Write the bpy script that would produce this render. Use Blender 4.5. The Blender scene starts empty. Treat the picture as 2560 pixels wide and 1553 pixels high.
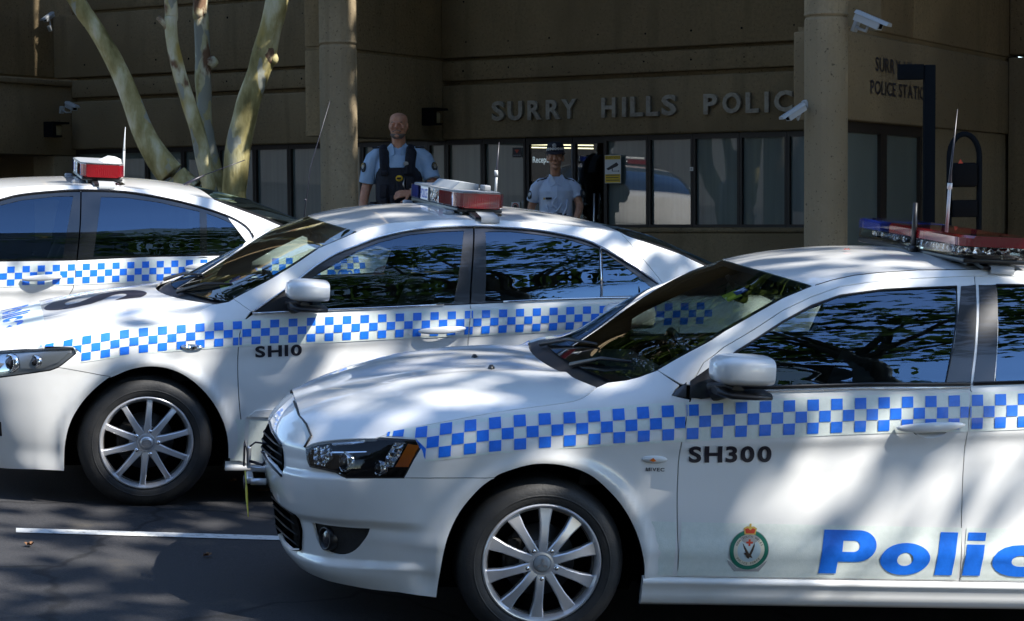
import bpy, bmesh, math, random
import numpy as np
from mathutils import Vector, Matrix
from mathutils.geometry import delaunay_2d_cdt
from mathutils.bvhtree import BVHTree
random.seed(7); np.random.seed(7)
SC = bpy.context.scene; COL = SC.collection
# ------------------------------------------------------------------ camera, sky, sun, exposure
cam = bpy.data.cameras.new('camera'); CAM = bpy.data.objects.new('camera', cam); COL.objects.link(CAM); SC.camera = CAM
cam.sensor_width = 36; cam.lens = 5000/2560*36; cam.clip_start = .1; cam.clip_end = 2000
_p = math.atan((776.5-513)/5000); _c, _s = math.cos(.0065), math.sin(.0065)
_f = Vector((0, math.cos(_p), -math.sin(_p))); _u = Vector((0, math.sin(_p), math.cos(_p))); _r = Vector((1, 0, 0))
_R = _c*_r - _s*_u; _U = _c*_u + _s*_r
CAM.matrix_world = Matrix((( _R.x, _U.x, -_f.x, 0), (_R.y, _U.y, -_f.y, 0), (_R.z, _U.z, -_f.z, 0), (0, 0, 0, 1)))
SUN_AZ, SUN_EL = math.radians(62), math.radians(47)          # azimuth from -Y towards +X
sdir = Vector((math.cos(SUN_EL)*math.sin(SUN_AZ), -math.cos(SUN_EL)*math.cos(SUN_AZ), math.sin(SUN_EL)))
W = bpy.data.worlds.new('World'); SC.world = W; W.use_nodes = True
_n = W.node_tree.nodes; _bg = _n['Background']; _sky = _n.new('ShaderNodeTexSky'); _sky.sky_type = 'NISHITA'; _sky.sun_disc = False
_sky.sun_elevation = SUN_EL; _sky.sun_rotation = math.atan2(sdir.x, sdir.y); _sky.air_density = 1.0; _sky.dust_density = .1; _sky.ozone_density = 3.0
_hs = _n.new('ShaderNodeHueSaturation'); _hs.inputs['Saturation'].default_value = 1.0; W.node_tree.links.new(_sky.outputs[0], _hs.inputs['Color']); W.node_tree.links.new(_hs.outputs[0], _bg.inputs[0]); _bg.inputs[1].default_value = .15
sun = bpy.data.lights.new('sun', 'SUN'); sun.energy = 4.2; sun.angle = math.radians(.53); sun.color = (1, .965, .90)
SUN = bpy.data.objects.new('sun', sun); COL.objects.link(SUN); SUN.rotation_euler = sdir.to_track_quat('Z', 'Y').to_euler()
vs = SC.view_settings; vs.view_transform = 'Standard'; vs.look = 'None'; vs.exposure = 1.4; vs.gamma = 1; vs.use_curve_mapping = False
SC.cycles.max_bounces = 10; SC.cycles.transparent_max_bounces = 24; SC.cycles.caustics_reflective = False; SC.cycles.caustics_refractive = False
SC.cycles.use_denoising = True; SC.cycles.sample_clamp_indirect = 6
# ------------------------------------------------------------------ helpers
def tag(o, label=None, cat=None, group=None, kind=None):
    if label: o['label'] = label
    if cat: o['category'] = cat
    if group: o['group'] = group
    if kind: o['kind'] = kind
    return o
def empty(name, M=None, label=None, cat=None, group=None):
    o = bpy.data.objects.new(name, None); COL.objects.link(o); o.empty_display_size = .2
    if M is not None: o.matrix_world = M
    return tag(o, label, cat, group)
def link(name, me, mats, parent=None):
    o = bpy.data.objects.new(name, me); COL.objects.link(o)
    if not isinstance(mats, (list, tuple)): mats = [mats]
    if not me.materials:
        for m in mats: me.materials.append(m)
    if parent is not None: o.parent = parent
    return o
class G:
    """collects triangles and quads into one mesh"""
    def __init__(g): g.v = []; g.f = []; g.m = []; g.s = []
    def add(g, vs, fs, mi=0, smooth=False):
        b = len(g.v); g.v += [tuple(map(float, v)) for v in vs]
        for f in fs: g.f.append(tuple(b+i for i in f)); g.m.append(mi); g.s.append(smooth)
    def box(g, lo, hi, mi=0, M=None, bev=0):
        x0, y0, z0 = lo; x1, y1, z1 = hi
        if bev:
            b = min(bev, (x1-x0)/2.01, (y1-y0)/2.01, (z1-z0)/2.01); vs = []; fs = []
            bm = bmesh.new(); bmesh.ops.create_cube(bm, size=1)
            for v in bm.verts: v.co = Vector(((x0+x1)/2+v.co.x*(x1-x0), (y0+y1)/2+v.co.y*(y1-y0), (z0+z1)/2+v.co.z*(z1-z0)))
            bmesh.ops.bevel(bm, geom=list(bm.edges), offset=b, segments=2, affect='EDGES', profile=.5)
            bm.verts.ensure_lookup_table(); bm.verts.index_update()
            vs = [v.co.copy() for v in bm.verts]; fs = [[v.index for v in f.verts] for f in bm.faces]; bm.free()
        else:
            vs = [Vector(p) for p in ((x0,y0,z0),(x1,y0,z0),(x1,y1,z0),(x0,y1,z0),(x0,y0,z1),(x1,y0,z1),(x1,y1,z1),(x0,y1,z1))]
            fs = [(0,3,2,1),(4,5,6,7),(0,1,5,4),(1,2,6,5),(2,3,7,6),(3,0,4,7)]
        if M is not None: vs = [M @ v for v in vs]
        g.add(vs, fs, mi, bool(bev)); return g
    def tube(g, pts, rad, n=10, mi=0, caps=True, flat=1.0):
        pts = [Vector(p) for p in pts]; k = len(pts)
        if not hasattr(rad, '__len__'): rad = [rad]*k
        vs = []; fs = []; ref = None
        for i, p in enumerate(pts):
            t = (pts[min(i+1, k-1)]-pts[max(i-1, 0)]).normalized()
            if ref is None: ref = t.orthogonal().normalized()
            ref = (ref - t*ref.dot(t)).normalized(); b = t.cross(ref); r = rad[i]
            ra, rb = (r if hasattr(r, '__len__') else (r, r*flat))
            for j in range(n):
                a = 2*math.pi*j/n; vs.append(p + ref*(ra*math.cos(a)) + b*(rb*math.sin(a)))
        for i in range(k-1):
            for j in range(n): fs.append((i*n+j, i*n+(j+1) % n, (i+1)*n+(j+1) % n, (i+1)*n+j))
        g.add(vs, fs, mi, True)
        if caps:
            g.add(vs[:n], [tuple(range(n))[::-1]], mi); g.add(vs[-n:], [tuple(range(n))], mi)
        return g
    def rings(g, rings, mi=0, caps=(True, True), closed=True, smooth=True):
        n = len(rings[0]); vs = [v for r in rings for v in r]; fs = []
        for i in range(len(rings)-1):
            for j in range(n if closed else n-1): fs.append((i*n+j, i*n+(j+1) % n, (i+1)*n+(j+1) % n, (i+1)*n+j))
        g.add(vs, fs, mi, smooth)
        if caps[0]: g.add(rings[0], [tuple(range(n))[::-1]], mi)
        if caps[1]: g.add(rings[-1], [tuple(range(n))], mi)
        return g
    def lathe(g, prof, n=48, mi=0, M=None):
        """prof: (r, a) pairs about the y axis, a along y"""
        R = [[Vector((r*math.cos(2*math.pi*j/n), a, r*math.sin(2*math.pi*j/n))) for j in range(n)] for r, a in prof]
        if M is not None: R = [[M @ v for v in r] for r in R]
        return g.rings(R, mi, (False, False))
    def ball(g, c, r, mi=0, n=12, M=None):
        r = r if hasattr(r, '__len__') else (r, r, r); vs = []; fs = []
        for i in range(n//2+1):
            t = math.pi*i/(n//2)
            for j in range(n):
                a = 2*math.pi*j/n; v = Vector((r[0]*math.sin(t)*math.cos(a), r[1]*math.sin(t)*math.sin(a), r[2]*math.cos(t)))
                if M is not None: v = M @ v
                vs.append(Vector(c)+v)
        for i in range(n//2):
            for j in range(n): fs.append((i*n+j, (i+1)*n+j, (i+1)*n+(j+1) % n, i*n+(j+1) % n))
        g.add(vs, fs, mi, True); return g
    def mesh(g, name, fix=True):
        me = bpy.data.meshes.new(name); me.from_pydata(g.v, [], g.f)
        me.polygons.foreach_set('material_index', g.m); me.polygons.foreach_set('use_smooth', g.s); me.update()
        if fix:
            bm = bmesh.new(); bm.from_mesh(me); bmesh.ops.remove_doubles(bm, verts=bm.verts, dist=1e-5)
            bmesh.ops.recalc_face_normals(bm, faces=bm.faces); bm.to_mesh(me); bm.free()
        return me
    def obj(g, name, mats, parent=None, fix=True, sharp=None):
        me = g.mesh(name, fix)
        if sharp: me.set_sharp_from_angle(angle=math.radians(sharp))
        return link(name, me, mats, parent)
def rgb(h): return tuple(((int(h[i:i+2], 16)/255)**2.2) for i in (0, 2, 4))
def mat(name, c=(.5, .5, .5), rough=.5, metal=0, coat=0, spec=.5, emit=None, es=0, trans=0, alpha=1):
    m = bpy.data.materials.new(name); m.use_nodes = True; b = m.node_tree.nodes['Principled BSDF']
    b.inputs['Base Color'].default_value = (*c, 1); b.inputs['Roughness'].default_value = rough; b.inputs['Metallic'].default_value = metal
    b.inputs['Coat Weight'].default_value = coat; b.inputs['Coat Roughness'].default_value = .03; b.inputs['Specular IOR Level'].default_value = spec
    b.inputs['Transmission Weight'].default_value = trans
    if emit: b.inputs['Emission Color'].default_value = (*emit, 1); b.inputs['Emission Strength'].default_value = es
    return m
def nodes(m): return m.node_tree.nodes, m.node_tree.links, m.node_tree.nodes['Principled BSDF']
def noise_color(m, stops, scale=8, detail=6, rough=.6, bump=0, bscale=None, coord='Object', stretch=None, dist=.02):
    N, L, B = nodes(m); tc = N.new('ShaderNodeTexCoord'); mp = N.new('ShaderNodeMapping'); L.new(tc.outputs[coord], mp.inputs[0])
    if stretch: mp.inputs['Scale'].default_value = stretch
    nz = N.new('ShaderNodeTexNoise'); nz.inputs['Scale'].default_value = scale; nz.inputs['Detail'].default_value = detail; nz.inputs['Roughness'].default_value = rough
    L.new(mp.outputs[0], nz.inputs[0]); cr = N.new('ShaderNodeValToRGB'); L.new(nz.outputs[0], cr.inputs[0])
    el = cr.color_ramp.elements
    while len(el) < len(stops): el.new(.5)
    for e, (p, c) in zip(el, stops): e.position = p; e.color = (*c, 1)
    L.new(cr.outputs[0], B.inputs['Base Color'])
    if bump:
        n2 = N.new('ShaderNodeTexNoise'); n2.inputs['Scale'].default_value = bscale or scale*4; n2.inputs['Detail'].default_value = 8; L.new(mp.outputs[0], n2.inputs[0])
        bp = N.new('ShaderNodeBump'); bp.inputs['Strength'].default_value = bump; bp.inputs['Distance'].default_value = dist; L.new(n2.outputs[0], bp.inputs['Height']); L.new(bp.outputs[0], B.inputs['Normal'])
    return m, cr, mp
def mixcol(m, sock, c2, scale, lo, hi, detail=8, coord='Object', stretch=None):
    """lay a second colour over the base colour where a noise is high"""
    N, L, B = nodes(m); src = B.inputs['Base Color'].links[0].from_socket if B.inputs['Base Color'].links else None
    tc = N.new('ShaderNodeTexCoord'); mp = N.new('ShaderNodeMapping'); L.new(tc.outputs[coord], mp.inputs[0])
    if stretch: mp.inputs['Scale'].default_value = stretch
    nz = N.new('ShaderNodeTexNoise'); nz.inputs['Scale'].default_value = scale; nz.inputs['Detail'].default_value = detail; L.new(mp.outputs[0], nz.inputs[0])
    mr = N.new('ShaderNodeMapRange'); mr.inputs[1].default_value = lo; mr.inputs[2].default_value = hi; L.new(nz.outputs[0], mr.inputs[0])
    mx = N.new('ShaderNodeMix'); mx.data_type = 'RGBA'; L.new(mr.outputs[0], mx.inputs[0])
    if src: L.new(src, mx.inputs[6])
    else: mx.inputs[6].default_value = B.inputs['Base Color'].default_value
    mx.inputs[7].default_value = (*c2, 1); L.new(mx.outputs[2], B.inputs['Base Color'])
def glass(name, tint, ior=1.55, gain=1.0, refl=(1, 1, 1)):
    m = bpy.data.materials.new(name); m.use_nodes = True; N = m.node_tree.nodes; L = m.node_tree.links; N.clear()
    o = N.new('ShaderNodeOutputMaterial'); t = N.new('ShaderNodeBsdfTransparent'); t.inputs[0].default_value = (*tint, 1)
    g = N.new('ShaderNodeBsdfGlossy'); g.inputs['Roughness'].default_value = .004; g.inputs[0].default_value = (*refl, 1)
    f = N.new('ShaderNodeFresnel'); f.inputs[0].default_value = ior; mu = N.new('ShaderNodeMath'); mu.operation = 'MULTIPLY'; mu.inputs[1].default_value = gain; mu.use_clamp = True
    x = N.new('ShaderNodeMixShader'); L.new(f.outputs[0], mu.inputs[0]); L.new(mu.outputs[0], x.inputs[0]); L.new(t.outputs[0], x.inputs[1]); L.new(g.outputs[0], x.inputs[2]); L.new(x.outputs[0], o.inputs[0])
    return m
M = {}
M['paint'] = mat('white_paint', (.78, .775, .755), .32, coat=.9); N_, L_, B_ = nodes(M['paint'])
M['paint'].node_tree.nodes['Principled BSDF'].inputs['Coat IOR'].default_value = 1.5
mixcol(M['paint'], None, (.70, .69, .66), 5, .5, .8)
M['shell'] = mat('black_shell', (.006, .006, .007), .8, spec=.1)
M['black'] = mat('black_plastic', (.012, .012, .014), .38)
M['trim'] = mat('pillar_trim', (.022, .022, .026), .22, coat=.5)
M['matt'] = mat('matt_black', (.014, .014, .015), .7)
noise_color(M['matt'], [(.3, (.010, .010, .011)), (.8, (.022, .021, .02))], 40, bump=.2)
M['rubber'] = mat('tyre_rubber', (.02, .02, .021), .62); noise_color(M['rubber'], [(.3, (.014, .014, .015)), (.75, (.032, .031, .030))], 14, bump=.12, bscale=120)
M['alloy'] = mat('alloy', (.66, .66, .68), .30, .6, coat=.35)
M['alloyd'] = mat('alloy_barrel', (.14, .13, .12), .45, .6)
M['disc'] = mat('brake_disc', (.10, .10, .10), .4, .8)
M['chrome'] = mat('chrome', (.8, .8, .82), .07, 1)
M['steel'] = mat('steel', (.55, .55, .57), .28, 1)
M['gap'] = mat('seam', (.01, .01, .012), .6)
M['sideglass'] = glass('side_glass', (.17, .20, .21), 1.6, 2.8, (.50, .72, 1.0))
M['screen'] = glass('windscreen_glass', (.66, .75, .68), 1.55, 1.1); M['frontglass'] = glass('front_side_glass', (.52, .58, .56), 1.6, 2.4, (.50, .72, 1.0))
M['gloss'] = mat('gloss_pillar', (.007, .008, .010), .05, coat=1)
M['lens'] = glass('clear_lens', (.90, .92, .93), 1.45, .8)
M['reflector'] = mat('reflector', (.55, .55, .56), .16, 1); N_, L_, B_ = nodes(M['reflector'])
_t = N_.new('ShaderNodeTexCoord'); _v = N_.new('ShaderNodeTexVoronoi'); _v.inputs['Scale'].default_value = 42; L_.new(_t.outputs['Object'], _v.inputs[0])
_b = N_.new('ShaderNodeBump'); _b.inputs['Strength'].default_value = .9; _b.inputs['Distance'].default_value = .02; L_.new(_v.outputs[0], _b.inputs['Height']); L_.new(_b.outputs[0], B_.inputs['Normal'])
M['lampgrey'] = mat('lamp_bowl', (.62, .63, .65), .25, .55)
M['amber'] = mat('amber_plastic', (.80, .17, .012), .2, coat=.6)
M['redlens'] = mat('red_lens', (.17, .004, .008), .12, coat=1); M['bluelens'] = mat('blue_lens', (.012, .03, .20), .12, coat=1)
for _k in ('redlens', 'bluelens'):
    N_, L_, B_ = nodes(M[_k]); _t = N_.new('ShaderNodeTexCoord'); _w = N_.new('ShaderNodeTexWave'); _w.inputs['Scale'].default_value = 26; _w.bands_direction = 'X'; L_.new(_t.outputs['Object'], _w.inputs[0])
    _b = N_.new('ShaderNodeBump'); _b.inputs['Strength'].default_value = .10; _b.inputs['Distance'].default_value = .004; L_.new(_w.outputs[0], _b.inputs['Height']); L_.new(_b.outputs[0], B_.inputs['Normal'])
M['decalw'] = mat('reflective_white', (.73, .78, .73), .42, coat=.25); noise_color(M['decalw'], [(.35, (.70, .755, .70)), (.7, (.765, .81, .76))], 60, bump=.05)
M['decalb'] = mat('reflective_blue', (.012, .17, .78), .38, coat=.25); noise_color(M['decalb'], [(.35, (.010, .155, .72)), (.7, (.014, .185, .82))], 60)
M['ink'] = mat('black_vinyl', (.015, .013, .022), .4)
M['cloth'] = mat('seat_cloth', (.03, .03, .034), .9); M['dash'] = mat('dash_plastic', (.02, .02, .022), .6)
M['grey'] = mat('grey_plastic', (.30, .31, .32), .45); M['white'] = mat('white_plastic', (.72, .72, .70), .4)
M['stick'] = mat('sticker_yellow', (.62, .62, .06), .5); M['stickb'] = mat('sticker_blue', (.03, .09, .45), .5)
M['gold'] = mat('crest_gold', (.55, .40, .10), .45); M['green'] = mat('crest_green', (.01, .17, .11), .5); M['cream'] = mat('crest_cream', (.70, .66, .52), .5)
M['sky'] = mat('crest_pale_blue', (.50, .60, .62), .5); M['red'] = mat('crest_red', (.50, .05, .02), .5); M['brown'] = mat('crest_brown', (.06, .04, .025), .5); M['silv'] = mat('crest_silver', (.36, .36, .35), .5)
M['yplate'] = mat('yellow_plate', (.62, .55, .04), .5)
def gz(x, y): return -1.5703-.0576*(x+.045)+.041*(y-8.0977)
KN = Vector((.72, .694, 0)); KD = 9.75                        # kerb line: KN.P = KD
FU = Vector((.85749, -.51450, 0)); FN = Vector((-.51450, -.85749, 0)); FO = Vector((0, 22, 0))   # facade axes
def fac(u, h, off=0): return FO+FU*u+FN*off+Vector((0, 0, h))
def fz(x, y):
    k = max(0, KN.x*x+KN.y*y-KD); f = max(0.01, (Vector((x, y, 0))-FO).dot(FN)); t = k/(k+f)
    return (gz(x, y)+.14)*(1-t)+(-1.16)*t
# ------------------------------------------------------------------ setting materials
M['asphalt'] = mat('asphalt', (.05, .05, .052), .85, spec=.3); noise_color(M['asphalt'], [(.28, (.014, .014, .016)), (.55, (.034, .0335, .036)), (.82, (.085, .080, .075))], 95, 10, .75, .5, 160, dist=.006)
mixcol(M['asphalt'], None, (.032, .032, .034), 1.3, .45, .7); mixcol(M['asphalt'], None, (.10, .085, .062), 3.2, .62, .9)
N_, L_, B_ = nodes(M['asphalt']); _src = B_.inputs['Base Color'].links[0].from_socket; _t = N_.new('ShaderNodeTexCoord'); _v = N_.new('ShaderNodeTexVoronoi'); _v.feature = 'DISTANCE_TO_EDGE'; _v.inputs['Scale'].default_value = .62
_nz = N_.new('ShaderNodeTexNoise'); _nz.inputs['Scale'].default_value = 3; L_.new(_t.outputs['Object'], _nz.inputs[0]); _ad = N_.new('ShaderNodeMix'); _ad.data_type = 'RGBA'; _ad.blend_type = 'ADD'; _ad.inputs[0].default_value = .35; L_.new(_t.outputs['Object'], _ad.inputs[6]); L_.new(_nz.outputs[1], _ad.inputs[7]); L_.new(_ad.outputs[2], _v.inputs[0])
_mr = N_.new('ShaderNodeMapRange'); _mr.inputs[1].default_value = .004; _mr.inputs[2].default_value = .014; _mr.inputs[3].default_value = 1; _mr.inputs[4].default_value = 0; L_.new(_v.outputs[0], _mr.inputs[0])
_mx = N_.new('ShaderNodeMix'); _mx.data_type = 'RGBA'; L_.new(_mr.outputs[0], _mx.inputs[0]); L_.new(_src, _mx.inputs[6]); _mx.inputs[7].default_value = (.014, .014, .015, 1); L_.new(_mx.outputs[2], B_.inputs['Base Color'])
M['path'] = mat('paving', (.2, .19, .17), .85); noise_color(M['path'], [(.3, (.15, .14, .125)), (.7, (.23, .215, .19))], 18, bump=.2)
M['line'] = mat('road_paint', (.62, .62, .60), .7); noise_color(M['line'], [(.33, (.22, .22, .21)), (.46, (.52, .52, .5)), (.8, (.66, .66, .64))], 34, 10, .7, .15)
def concrete(name, c, streak=(3, 3, .35), bump=.45):
    m = mat(name, c, .9, spec=.2); d = lambda k: tuple(x*k for x in c)
    noise_color(m, [(.3, d(.78)), (.5, c), (.72, d(1.14))], 30, 8, .65, bump, 55, dist=.012)
    mixcol(m, None, d(1.28), .9, .5, .8, stretch=(1, 1, .6)); mixcol(m, None, d(.66), 1.6, .52, .78, stretch=streak); mixcol(m, None, d(.8), .45, .5, .6, 4); mixcol(m, None, d(.35), 46, .665, .70, detail=2)
    return m
M['conc'] = concrete('concrete', (.25, .188, .108)); M['conc2'] = concrete('concrete_column', (.31, .245, .155), (9, 9, .12), .3)
M['frame'] = mat('window_frame', (.018, .013, .011), .5)
M['pane'] = mat('frosted_pane', (.115, .15, .14), .5, coat=1); M['pane'].node_tree.nodes['Principled BSDF'].inputs['Coat Roughness'].default_value = .006; M['pane'].node_tree.nodes['Principled BSDF'].inputs['Coat IOR'].default_value = 1.9
mixcol(M['pane'], None, (.085, .115, .11), 1.5, .4, .7, stretch=(14, 1, .4))
M['doorglass'] = glass('door_glass', (.75, .78, .78), 1.55, 1.1)
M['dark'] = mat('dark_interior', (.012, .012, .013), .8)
M['tube'] = mat('lit_tube', (.8, .8, .7), .5, emit=(1, .88, .55), es=1.3); M['tube2'] = mat('lit_tube_white', (.8, .8, .8), .5, emit=(.95, .95, .9), es=.9)
M['letlit'] = mat('lit_letters', (.6, .65, .7), .5, emit=(.55, .68, .8), es=.35)
M['letter'] = mat('cast_letter', (.36, .33, .27), .5, spec=.4); mixcol(M['letter'], None, (.24, .21, .17), 20, .45, .7)
M['navy'] = mat('dark_post', (.004, .006, .009), .8, spec=.1)
M['camw'] = mat('camera_housing', (.36, .38, .39), .45); M['opal'] = mat('lamp_opal', (.40, .34, .20), .4)
M['signy'] = mat('sign_yellow', (.72, .48, .03), .5); M['signw'] = mat('sign_white', (.74, .74, .72), .5)
# ------------------------------------------------------------------ text helper (flat meshes)
def text_geo(body, size=1, bold=0, res=3, sx=1, spacing=1):
    c = bpy.data.curves.new('txt', 'FONT'); c.body = body; c.size = size; c.offset = bold; c.resolution_u = res; c.space_character = spacing; c.fill_mode = 'FRONT'
    o = bpy.data.objects.new('txt', c); COL.objects.link(o); bpy.context.view_layer.update()
    me = o.to_mesh(); vs = [(v.co.x*sx, v.co.y) for v in me.vertices]; fs = [tuple(p.vertices) for p in me.polygons]
    o.to_mesh_clear(); bpy.data.objects.remove(o); bpy.data.curves.remove(c)
    x0 = min(v[0] for v in vs); y0 = min(v[1] for v in vs); x1 = max(v[0] for v in vs); y1 = max(v[1] for v in vs)
    return np.array([(v[0]-x0, v[1]-y0) for v in vs]), fs, (x1-x0, y1-y0)
def solid_text(body, w, h, depth, bold=.01):
    """letters as solids in the xz plane, x from 0 to w, z from 0 to h, depth towards -y"""
    v, f, (a, b) = text_geo(body, 1, bold); v = v*np.array([w/a, h/b]); g = G(); n = len(v)
    from collections import Counter
    e = Counter()
    for q in f:
        for i in range(len(q)): e[(q[i], q[(i+1) % len(q)])] += 1
    V = [(x, -depth, z) for x, z in v]+[(x, 0, z) for x, z in v]; g.add(V, [q for q in f])
    side = [(a, a+n, b+n, b) for (a, b) in e if (b, a) not in e]; g.f += side; g.m += [0]*len(side); g.s += [False]*len(side)
    return g
# ------------------------------------------------------------------ ground
g = G(); S_ = 70; n = 28
pts = [[(x, y, gz(x, y)) for x in np.linspace(-S_, S_, n)] for y in np.linspace(-S_, S_, n)]
for j in range(n-1):
    for i in range(n-1): g.add([pts[j][i], pts[j][i+1], pts[j+1][i+1], pts[j+1][i]], [(0, 1, 2, 3)])
tag(g.obj('road', M['asphalt']), kind='structure')
kd = Vector((-.694, .72, 0)); K0 = KN*KD
def kp(t, off, dz): p = K0+kd*t+KN*off; return Vector((p.x, p.y, gz(p.x, p.y)+dz))
g = G()
ts = np.linspace(-14, 16, 40)
g.rings([[kp(t, 0, -.05), kp(t, .0, .125), kp(t, .015, .14), kp(t, .15, .14), kp(t, .15, -.05)] for t in ts], smooth=False)
tag(g.obj('kerb', M['path']), kind='structure')
g = G()
R = []
for t in ts:
    p = K0+kd*t+KN*.15; row = []
    for k in np.linspace(0, 12, 14):
        q = p+KN*k; row.append((q.x, q.y, fz(q.x, q.y)))
    R.append(row)
g.rings(R, caps=(False, False), closed=False)
tag(g.obj('footpath', M['path']), kind='structure')
g = G(); a, b, c, d = [Vector(p) for p in ((-2.2035, 8.7975, 0), (-2.1814, 8.7076, 0), (-1.0554, 8.8216, 0), (-1.0641, 8.8969, 0))]
e_ = (c-b).normalized()*4.2; c += e_; d += e_
rows = []
for t in np.linspace(0, 1, 30): rows.append([(p.x, p.y, gz(p.x, p.y)+.004) for p in (a.lerp(d, t), b.lerp(c, t))])
g.rings(rows, caps=(False, False), closed=False); tag(g.obj('bay_line', M['line']), kind='structure')
# ------------------------------------------------------------------ police station (local axes: x along the front, y into the building, z up, z = 0 at eye level)
FM = Matrix(((FU.x, -FN.x, 0, FO.x), (FU.y, -FN.y, 0, FO.y), (0, 0, 1, 0), (0, 0, 0, 1)))
BLD = empty('police_station', FM, 'brown concrete police station with raised name letters, dark framed windows and round columns', 'building')
def cbox(name, lo, hi, m='conc', bev=.012, parent=BLD): return G().box(lo, hi, bev=bev).obj(name, M[m], parent)
T_ = 7.5
for x0, x1 in ((-6.47, -1.152), (-.898, 5.126)):
    a0, a1 = (x0, -1.026) if x0 < -6 else (-1.024, x1); cbox('wall', (a0, 0, -1.9), (a1, .4, -.30)); cbox('sill', (a0, -.015, -.297), (a1, .35, -.247))
    cbox('fascia', (x0, .0, .735), (x1, .5, 1.335), bev=.022); cbox('groove', (x0, .12, 1.338), (x1, .45, 1.382), bev=0)
    cbox('band', (x0, .012, 1.385), (x1, .5, 1.603)); cbox('groove', (x0, .12, 1.606), (x1, .45, 1.637), bev=0)
    cbox('upper_wall', (x0-(.28 if x0 < -6 else 0), .0, 1.64), (x1, .5, 2.42)); cbox('groove', (x0, .06, 2.423), (x1, .45, 2.455), bev=0)
    cbox('upper_wall', (x0, .02, 2.458), (x1, .5, 2.60)); cbox('upper_wall', (x0, .0, 2.63), (x1, .5, T_)); cbox('groove', (x0, .07, 2.602), (x1, .45, 2.628), bev=0)
g = G(); random.seed(3)
for x in np.arange(-6.2, 5, .56):
    for z in (1.50, 1.80, 2.25):
        if abs(x+1.02) > .2 and random.random() < .85:
            c = Vector((x+random.uniform(-.03, .03), -.0015, z+random.uniform(-.01, .01))); r = random.uniform(.008, .014); yy = .0105 if z < 1.6 else -.0015
            g.add([(c.x+r*math.cos(a), yy, c.z+r*math.sin(a)) for a in np.linspace(0, 2*math.pi, 9)[:-1]], [tuple(range(8))])
tag(g.obj('tie_hole', M['shell'], BLD), kind='stuff')
# fin above the left column, wing walls right and left
cbox('fin_wall', (-1.15, -2.2, .72), (-.90, .35, 1.605)); cbox('fin_wall', (-1.14, -2.19, 1.608), (-.925, .3, 1.635), bev=0); cbox('fin_wall', (-1.15, -2.2, 1.638), (-.90, .35, T_))
cbox('wing_wall', (5.13, -4.25, .65), (5.53, .35, 1.335)); cbox('wing_groove', (5.15, -4.2, 1.338), (5.50, .3, 1.377), 'conc', 0); cbox('wing_wall', (5.13, -3.39, 1.38), (5.53, -2.62, 20)); cbox('wing_wall', (5.13, -2.60, 1.38), (5.527, .35, 20))  # upper wing carried far above the view, height added to block the sun
cbox('wing_pier', (5.18, -2.1, -1.9), (5.50, .3, .647)); cbox('side_wall', (5.533, .0, -1.9), (14, .5, 1.37)); cbox('side_wall', (5.533, .03, 1.40), (14, .5, T_))
cbox('wing_wall', (-6.85, -2.8, .66), (-6.473, .35, 1.52)); cbox('coping', (-6.90, -2.85, 1.523), (-6.45, .34, 1.60)); cbox('wing_wall', (-7.1, -3.0, 1.65), (-6.753, .35, T_))
cbox('pillar', (-6.84, -.30, -1.9), (-6.476, .3, .655), 'conc2'); cbox('wall', (-14, .6, -1.9), (-6.9, 1.0, T_)); cbox('soffit', (-14, -2.8, .70), (-6.86, .6, .9))
# windows
def window(x0, x1, parent=BLD, z0=-.243, z1=.733, split=None, pm='pane', y=.13):
    g = G(); t = .026
    for lo, hi in (((x0, y-.05, z0), (x0+t, y+.05, z1)), ((x1-t, y-.05, z0), (x1, y+.05, z1)), ((x0+t, y-.05, z0), (x1-t, y+.05, z0+.028)), ((x0+t, y-.05, z1-.055), (x1-t, y+.05, z1))): g.box(lo, hi)
    w = g.obj('window', M['frame'], parent); G().box((x0+t, y-.006, z0+.028), (x1-t, y+.006, z1-.055)).obj('pane', M[pm], w); return w
for a, b in zip((-6.47, -5.31, -4.73, -4.17, -3.625, -3.107, -2.593, -2.06, -1.60, -1.15), (-5.31, -4.73, -4.17, -3.625, -3.107, -2.593, -2.06, -1.60, -1.15, -.90)): window(a+.002, b-.002)
for a, b in zip((-.90, -.419, 1.119, 1.643, 2.168, 2.698, 3.227, 3.755, 4.28), (-.419, .136, 1.643, 2.168, 2.698, 3.227, 3.755, 4.28, 5.1)): window(a+.002, b-.002)
# entrance: two glass door leaves and the lit room behind
for x0, x1 in ((.139, .716), (.722, 1.116)):
    g = G()
    for lo, hi in (((x0, .09, -1.2), (x0+.035, .15, .73)), ((x1-.012, .09, -1.2), (x1, .15, .73)), ((x0+.035, .09, .66), (x1-.012, .15, .73)), ((x0+.035, .09, -1.2), (x1-.012, .15, -1.1))): g.box(lo, hi)
    d = g.obj('door', M['frame'], BLD); G().box((x0+.035, .115, -1.1), (x1-.012, .125, .66)).obj('pane', M['doorglass'], d)
    G().tube([(x0+.28, .06, -.55), (x0+.28, .06, .12)], .012).obj('handle', M['steel'], d)
G().box((.715, .08, -1.2), (.723, .16, .66)).obj('door_post', M['grey'], BLD)
g = G()
g.box((-2, 4.2, -1.6), (2.6, 4.3, 1)); g.box((-2, .5, -1.6), (-1.95, 4.2, 1)); g.box((2.55, .5, -1.6), (2.6, 4.2, 1)); g.box((-2, .5, .86), (2.6, 4.3, .9)); g.box((-2, .5, -1.62), (2.6, 4.3, -1.58)); g.obj('lobby', M['dark'], BLD)
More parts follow.
